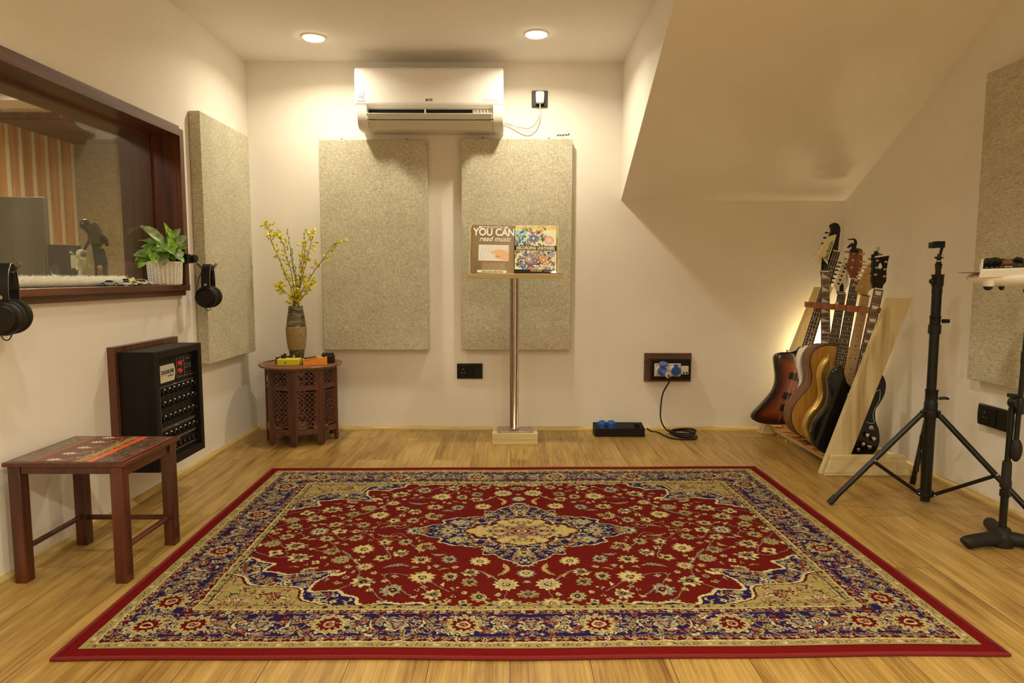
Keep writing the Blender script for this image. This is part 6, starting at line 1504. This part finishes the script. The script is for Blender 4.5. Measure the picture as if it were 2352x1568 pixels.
leaves = [((375, 560), (322, 519), .030, 0, 'd'), ((385, 545), (377, 512), .014, -.02, 'l'), ((395, 555), (384, 522), .02, .0, 'l'), ((385, 560), (414, 526), .026, .02, 'd'), ((400, 560), (431, 541), .022, .0, 'd'), ((400, 580), (432, 570), .034, -.04, 'g'), ((372, 575), (317, 552), .014, 0, 'l'), ((365, 590), (307, 586), .036, -.03, 'g'),
          ((355, 575), (310, 600), .03, -.03, 'g'), ((350, 580), (358, 608), .024, -.07, 'l'), ((345, 590), (318, 616), .024, -.03, 'l'), ((352, 570), (392, 580), .038, -.07, 'g'), ((372, 585), (368, 612), .034, -.085, 'd'), ((405, 590), (422, 604), .018, -.05, 'l'), ((400, 575), (412, 598), .034, -.06, 'd'), ((375, 570), (352, 548), .024, .0, 'g'),
          ((390, 565), (402, 536), .02, .02, 'g'), ((385, 570), (398, 585), .03, -.08, 'g'), ((370, 560), (366, 535), .02, .03, 'g'), ((410, 570), (425, 556), .024, .03, 'g'), ((365, 575), (338, 566), .024, .02, 'g'), ((380, 575), (372, 598), .03, -.05, 'g'), ((395, 575), (386, 548), .024, -.04, 'l'), ((360, 580), (335, 580), .026, -.05, 'g')]
st = MB(); groups = {'d': MB(), 'g': MB(), 'l': MB()}
for b_, e_, wd, dy, k in leaves:
    ba = at(*b_, y=PYL+dy*.5); ti = at(*e_, y=PYL+dy)
    groups[k].T = Matrix(); leaf_mesh(groups[k], ba, ti+Vector((0, 0, .002)), wd*1.8, .10, rng.uniform(-.45, .45)); st.tube(smooth_loop([C0+Vector((rng.uniform(-.02, .02), rng.uniform(-.02, .02), -.01)), C0.lerp(ba, .6)+Vector((0, 0, .015)), ba], 3, False), .0014, 5)
for k in range(44):
    a = rng.uniform(0, 2*PI); r = rng.uniform(.03, .065); ba = C0+Vector((r*.5*math.cos(a), r*.5*math.sin(a), rng.uniform(.0, .075))); ti = ba+Vector((r*math.cos(a), .01+r*math.sin(a), rng.uniform(-.03, .03)))
    leaf_mesh(groups['g'], ba, ti, rng.uniform(.032, .046), .1, rng.uniform(-.5, .5))
for k, n_ in (('g', 'foliage'), ('l', 'young_foliage'), ('d', 'pale_foliage')):
    o = obj(n_, groups[k], M['leaf'+k], t, smooth=60)
obj('stems', st, M['leafl'], t)
# little model cars
def toy_car(label, c, rot, s, m, roof=.45, kind=0):
    T = Matrix.Translation((c[0], c[1], ZW+.0008)) @ Matrix.Rotation(rot, 4, 'Z') @ Matrix.Diagonal((s, s, s, 1)) @ Matrix(((1, 0, 0, 0), (0, 0, -1, 0), (0, 1, 0, 0), (0, 0, 0, 1)))
    t = thing('toy_car', label, 'toy car', (c[0], c[1], ZW), 'model cars on the window sill')
    if kind == 0: low = [(-.038, .005), (.038, .005), (.040, .010), (.036, .014), (.016, .0155), (-.024, .0165), (-.038, .015), (-.040, .010)]; cab = [(-.024, .0160), (-.012, .0240), (.004, .0240), (.018, .0152)]
    else: low = [(-.040, .005), (.040, .005), (.041, .014), (.034, .0175), (.018, .018), (-.040, .018)]; cab = [(-.040, .0178), (-.036, .0275), (.008, .0275), (.018, .0178)]
    obj('car_body', MB(T).prism(low, -.0165, .0165), m, t, bevel=.0012*s)
    cb = obj('cabin', MB(T).prism(cab, -.0135, .0135), m, t, bevel=.0010*s)
    g = [(p[0]*.86+(cab[0][0]+cab[-1][0])*.07, cab[0][1]+(p[1]-cab[0][1])*.80+.0008) for p in cab]
    obj('windows', MB(T).prism(g, -.0139, .0139), M['dark'], cb)
    for x in (-.025, .024):
        for z in (-.0165, .0165):
            w_ = obj('wheel', MB(T).lathe([(.0066, -.003), (.0068, -.0025), (.0068, .0025), (.0064, .003)], 16, (x, .0068, z), (0, 0, 1)), M['rubber'], t)
            obj('hub', MB(T).lathe([(.0038, -.0033), (.0038, .0033)], 12, (x, .0068, z), (0, 0, 1)), M['chrome'], w_)
    return t, T
M['cargrey'] = mat('silver_car_paint', A(150, 150, 130, .7), .25, metal=.4, coat=.5); M['carwhite'] = mat('white_car_paint', A(226, 214, 184, .7), .25, coat=.5); M['caryel'] = mat('pale_yellow_car_paint', A(222, 186, 112, .7), .3, coat=.4); M['cardk'] = mat('dark_car_paint', A(96, 88, 60, .6), .3, coat=.4)
YR = math.radians(14)
toy_car('silver sports toy car, leftmost of those on the sill', (-1.512, 2.570), YR, .95, M['cargrey'])
toy_car('white and silver toy car between the silver one and the white estate', (-1.497, 2.655), YR+.15, .85, M['carwhite'])
tt, T_c = toy_car('pale yellow toy car with a raised lid, behind the front row', (-1.548, 2.745), YR-.1, 1.05, M['caryel'], kind=1)
obj('raised_lid', MB(T_c).beam((.022, .02, 0), (.018, .031, 0), .012, .002), M['caryel'], tt)
toy_car('dark olive toy car just left of the white estate', (-1.508, 2.725), YR+.1, .72, M['cardk'])
tt, T_c = toy_car('white estate toy car with a red roof box beside the pot', (-1.520, 2.815), YR+.1, .85, M['carwhite'], kind=1)
obj('roof_box', MB(T_c).box((-.026, .0276, -.006), (-.004, .032, .008)), M['red'], tt, bevel=.0008)
# fluffy white strip along the foot of the glass
rs = np.random.RandomState(5); mb = MB(); n = 150; pts = []
y_ = W0+.01
mb.tube([(WG+.030, W0+.02+i*(1.82/60), ZW+.0185+.0006*math.sin(i*1.7)) for i in range(61)], [.010]+[.0185]*59+[.009], 12)
for k in range(5200):
    yy = W0+.02+1.815*rs.rand(); a = rs.rand()*PI; d = Vector((math.cos(a)*.9, rs.uniform(-.5, .5), math.sin(a))).normalized()
    c_ = Vector((WG+.030+math.cos(a)*.0175, yy, ZW+.0185+math.sin(a)*.0175)); e_ = c_+d*rs.uniform(.005, .011); s_ = Vector((0, .0009, 0))
    mb.add([c_-s_, c_+s_, e_], [(0, 1, 2)])
tag(obj('fur_strip', mb, mat('white_fleece', A(228, 204, 164, .85), .95, var=.06, scale=200)), 'fluffy white fleece roll along the foot of the window glass', 'draught strip')

# ------------------------------------------------------------------ headphones on their hooks
def headphones(label, cx, cy, ztop, w_y, twist=0, s=1.0):
    """hang from a bar; ear to ear axis runs along the turned y axis"""
    t = thing('headphones', label, 'headphones', (cx, cy, ztop), 'black studio headphones on hooks')
    R = Matrix.Translation((cx, cy, ztop)) @ Matrix.Rotation(math.radians(twist), 4, 'Z')
    hy = w_y/2; H_ = .150*s
    arc = [(0, -hy-.002, -H_*.86), (0, -hy-.006, -H_*.55), (0, -hy*.96, -H_*.26), (0, -hy*.60, -.012), (0, 0, 0), (0, hy*.60, -.012), (0, hy*.96, -H_*.26), (0, hy+.006, -H_*.55), (0, hy+.002, -H_*.86)]
    P = smooth_loop(arc, 6, False)
    def strap(off, wd, th, i0=0, i1=None):
        mb = MB(R); Q = P[i0:i1]; N_ = len(Q); vs = []
        for i, p in enumerate(Q):
            d = (Q[min(i+1, N_-1)]-Q[max(i-1, 0)]).normalized(); n_ = Vector((1, 0, 0)).cross(d)
            for sx, sn in ((-1, 0), (1, 0), (1, 1), (-1, 1)): vs.append(p+Vector((sx*wd/2, 0, 0))+n_*(off+sn*th))
        fs = [(i*4+k, i*4+(k+1) % 4, (i+1)*4+(k+1) % 4, (i+1)*4+k) for i in range(N_-1) for k in range(4)]+[(3, 2, 1, 0), tuple((N_-1)*4+k for k in range(4))]
        return mb.add(vs, fs)
    obj('headband', strap(-.003, .038*s, .005), M['black'], t, bevel=.0015)
    obj('headband_pad', strap(-.015, .034*s, .012, 7, -7), M['rubber'], t, bevel=.004)
    obj('band_trim', MB(R).tube([(p.x+.0185*s, p.y, p.z) for p in P[4:-4]], .0011, 5), M['steel'], t)
    for g in (-1, 1):
        c_ = R @ Vector((0, g*(hy+.004), -H_)); ax = (R.to_3x3() @ Vector((0, g, -.08)))
        cup = obj('ear_cup', MB().lathe([(.034*s, -.006), (.046*s, -.004), (.048*s, .003), (.046*s, .011), (.040*s, .015), (.038*s, .0142), (.034*s, .018), (.001, .019)], 40, c_, ax), M['black'], t)
        obj('cup_ring', MB().lathe([(.0440*s, .0122), (.0446*s, .0132), (.0418*s, .0148), (.0410*s, .0140)], 40, c_, ax), M['blackm'], cup)
        obj('ear_pad', MB().lathe([(.047*s, .004), (.0505*s, .008), (.0510*s, .016), (.0505*s, .020), (.046*s, .026), (.034*s, .027), (.028*s, .020), (.028*s, .008)], 40, c_, ax*-1), M['rubber'], t)
        obj('yoke_joint', MB().lathe([(.006, 0), (.006, .003), (.001, .0035)], 10, R @ Vector((.0, g*(hy+.008), -H_*.62)), ax), M['steel'], t)
    for pts in ([(-.016, -hy, -H_*.22), (-.030, -hy-.008, -H_*.50), (-.040, -hy-.006, -H_*.92), (-.026, -hy, -H_*1.18)], [(-.012, -hy+.01, -H_*1.28), (-.002, -hy+.01, -H_*1.40), (.010, -hy+.01, -H_*1.39), (.018, -hy+.01, -H_*1.26)]):
        obj('cord', MB(R).tube(smooth_loop(pts, 6, False), .0016, 7), M['rubber'], t)
    return t
zt1 = at(468, 607, y=3.13).z; zt2 = at(20, 604, y=1.885).z
headphones('black studio headphones hanging from a clamp at the right end of the window frame', -1.398, 3.140, zt1, .080, 9)
t = thing('headphone_hook', 'black clamp with a metal headphone prong on the right window jamb', 'headphone hook', (-1.44, 3.07, .98))
obj('clamp_body', MB().box((-1.505, 3.028, .962), (-1.436, 3.0600, 1.004)).box((-1.4630, 3.0605, .966), (-1.436, 3.098, 1.000)), M['black'], t, bevel=.002)
obj('clamp_knob', MB().lathe([(.017, 0), (.019, .003), (.019, .012), (.016, .016), (.001, .016)], 10, (-1.436, 3.080, .984), (1, -.2, 0)), M['black'], t)
zp = zt1-.0210
obj('prong', MB().beam((-1.450, 3.140, zp+.032), (-1.420, 3.140, zp), .012, .0035, (0, 1, 0)).beam((-1.420, 3.140, zp), (-1.376, 3.140, zp), .012, .0035, (0, 1, 0)).beam((-1.376, 3.140, zp), (-1.356, 3.140, zp+.026), .012, .0035, (0, 1, 0)).box((-1.456, 3.0985, zp+.026), (-1.444, 3.146, zp+.034)), M['steel'], t)
headphones('black studio headphones cut off by the left photo edge, hanging before the sill', -1.402, 1.885, zt2, .090, 22)
t = thing('headphone_hook', 'black clamp with a prong on the window sill, holding the left headphones', 'headphone hook', (-1.45, 1.885, .9))
zp = zt2-.0210
obj('clamp_body', MB().box((-1.4638, 1.87, .842), (-1.444, 1.90, zp+.034)), M['black'], t, bevel=.002)
obj('prong', MB().beam((-1.4435, 1.885, zp+.020), (-1.422, 1.885, zp), .012, .0035, (0, 1, 0)).beam((-1.422, 1.885, zp), (-1.378, 1.885, zp), .012, .0035, (0, 1, 0)).beam((-1.378, 1.885, zp), (-1.358, 1.885, zp+.022), .012, .0035, (0, 1, 0)), M['steel'], t)

# ------------------------------------------------------------------ beyond the glass
def figure(mb, base, h, arms):
    """small standing figure: one skinless body of joined tapering limbs"""
    b = Vector(base)
    for g in (-1, 1): mb.tube([b+Vector((0, g*.11*h, 0)), b+Vector((.01*h, g*.10*h, .25*h)), b+Vector((0, g*.06*h, .48*h))], [.055*h, .06*h, .075*h], 10)
    mb.tube([b+Vector((0, 0, .42*h)), b+Vector((0, 0, .55*h)), b+Vector((0, 0, .72*h)), b+Vector((0, 0, .82*h))], [.11*h, .12*h, .14*h, .06*h], 12)
    for pth in arms: mb.tube([b+Vector(p)*h for p in pth], [.055*h]+[.045*h]*(len(pth)-1), 8)
    return mb
t = thing('astronaut_figurine', 'white toy astronaut figurine behind the window glass', 'figurine', (-1.80, 2.86, ZW))
M['figw'] = mat('cream_figurine', A(190, 172, 122, .66), .6, var=.1, scale=60)
mb = figure(MB(), (-1.80, 2.86, ZW+.0), .150, [((0, -.13, .76), (.0, -.22, .58), (.03, -.25, .42)), ((0, .13, .76), (.05, .23, .58), (.10, .24, .46))]); obj('body', mb, M['figw'], t)
obj('helmet', MB().ball((-1.80, 2.86, ZW+.132), (.021, .021, .019), 16, 10), M['figw'], t); obj('visor', MB().ball((-1.788, 2.852, ZW+.131), (.012, .013, .012), 12, 8), M['cardk'], t)
obj('backpack', MB().box((-1.835, 2.84, ZW+.07), (-1.812, 2.88, ZW+.125)).cyl((-1.815, 2.885, ZW+.12), (-1.815, 2.886, ZW+.150), .0025).cyl((-1.81, 2.82, ZW+.128), (-1.80, 2.79, ZW+.136), .005), M['figw'], t, bevel=.002)
t = thing('small_figurine', 'tiny orange-suited figurine at the feet of the white astronaut', 'figurine', (-1.765, 2.915, ZW))
mb = figure(MB(), (-1.765, 2.925, ZW), .082, [((0, -.13, .76), (.04, -.18, .55)), ((0, .13, .76), (.04, .18, .55))]); obj('body', mb, mat('orange_figurine', A(176, 104, 50, .66), .6), t); obj('head', MB().ball((-1.765, 2.925, ZW+.075), .011, 12, 8), M['figw'], t)
t = thing('dark_statuette', 'tall dark metal statuette bending forward behind the glass', 'statuette', (-1.90, 3.20, ZW))
M['figd'] = mat('dark_bronze', (.035, .028, .024), .3, metal=.3, var=.2); q = lambda x, y, d=3.2: at(x, y, y=d)
zl = ZW
def q(x, y, d=3.2):
    v = at(x, y, y=d); return Vector((v.x, v.y, v.z))
obj('plinth', MB().box((-1.958, 3.165, zl), (-1.862, 3.235, q(228, 640).z+.004)), M['figd'], t, bevel=.002)
obj('body', MB().tube(smooth_loop([q(228, 640), q(226, 600), q(222, 570), q(222, 545), q(215, 530), q(206, 520)], 5, False), [.018]*6+[.02]*6+[.03]*6+[.034]*6+[.016]*2, 12).tube([q(240, 640), q(240, 600), q(232, 572)], .014, 10).tube(smooth_loop([q(224, 540), q(240, 550), q(247, 565)], 4, False), [.022, .020, .018, .016, .014, .012, .010, .008, .006], 10), M['figd'], t)
obj('head', MB().ball(q(196, 516), (.024, .024, .026), 18, 12), M['figd'], t)
obj('arm', MB().tube([q(206, 535), q(206, 552), q(194, 572), q(186, 580)], [.010, .008, .006, .005], 8), M['figd'], t)
t = thing('monitor_screen', 'back of a large grey computer screen in the control room', 'screen', (-2.31, 3.25, .86))
a, b = at(-60, 446, y=3.2), at(100, 655, y=3.2)
obj('panel', MB().box((-2.75, 3.2, ZW-.0), (a.x*0+at(100, 500, y=3.2).x, 3.24, at(50, 452, y=3.2).z)), mat('grey_screen_back', A(96, 80, 52, .6), .3, var=.05), t, bevel=.004)
obj('stand', MB().box((-2.5, 3.22, .70), (-2.35, 3.27, ZW)), M['blacksat'], t)
t = thing('desk_speaker', 'small dark desktop speaker behind the window', 'speaker', (-2.0, 3.02, ZW))
c_, d_ = at(107, 561, y=3.0), at(142, 561, y=3.0)
obj('cabinet', MB().box((c_.x, 3.0, .78), (d_.x+.01, 3.12, c_.z)), mat('dark_speaker_case', A(50, 36, 24, .6), .5), t, bevel=.004)
obj('cone', MB().lathe([(.026, 0), (.026, .003), (.012, -.002), (.001, .001)], 20, ((c_.x+d_.x)/2, 2.999, .93), (0, -1, 0)), M['steel'], t)
t = thing('control_desk', 'dark control room desk below the window level', 'desk', (-2.2, 3.0, .0))
obj('desktop', MB().box((-2.9, 1.2, .74), (-1.78, 3.5, .78)), M['frameh'], t, bevel=.003)
for x in (-2.85, -1.86):
    for y in (1.26, 3.40): obj('leg', MB().box((x, y, 0), (x+.05, y+.05, .7398)), M['blacksat'], t)
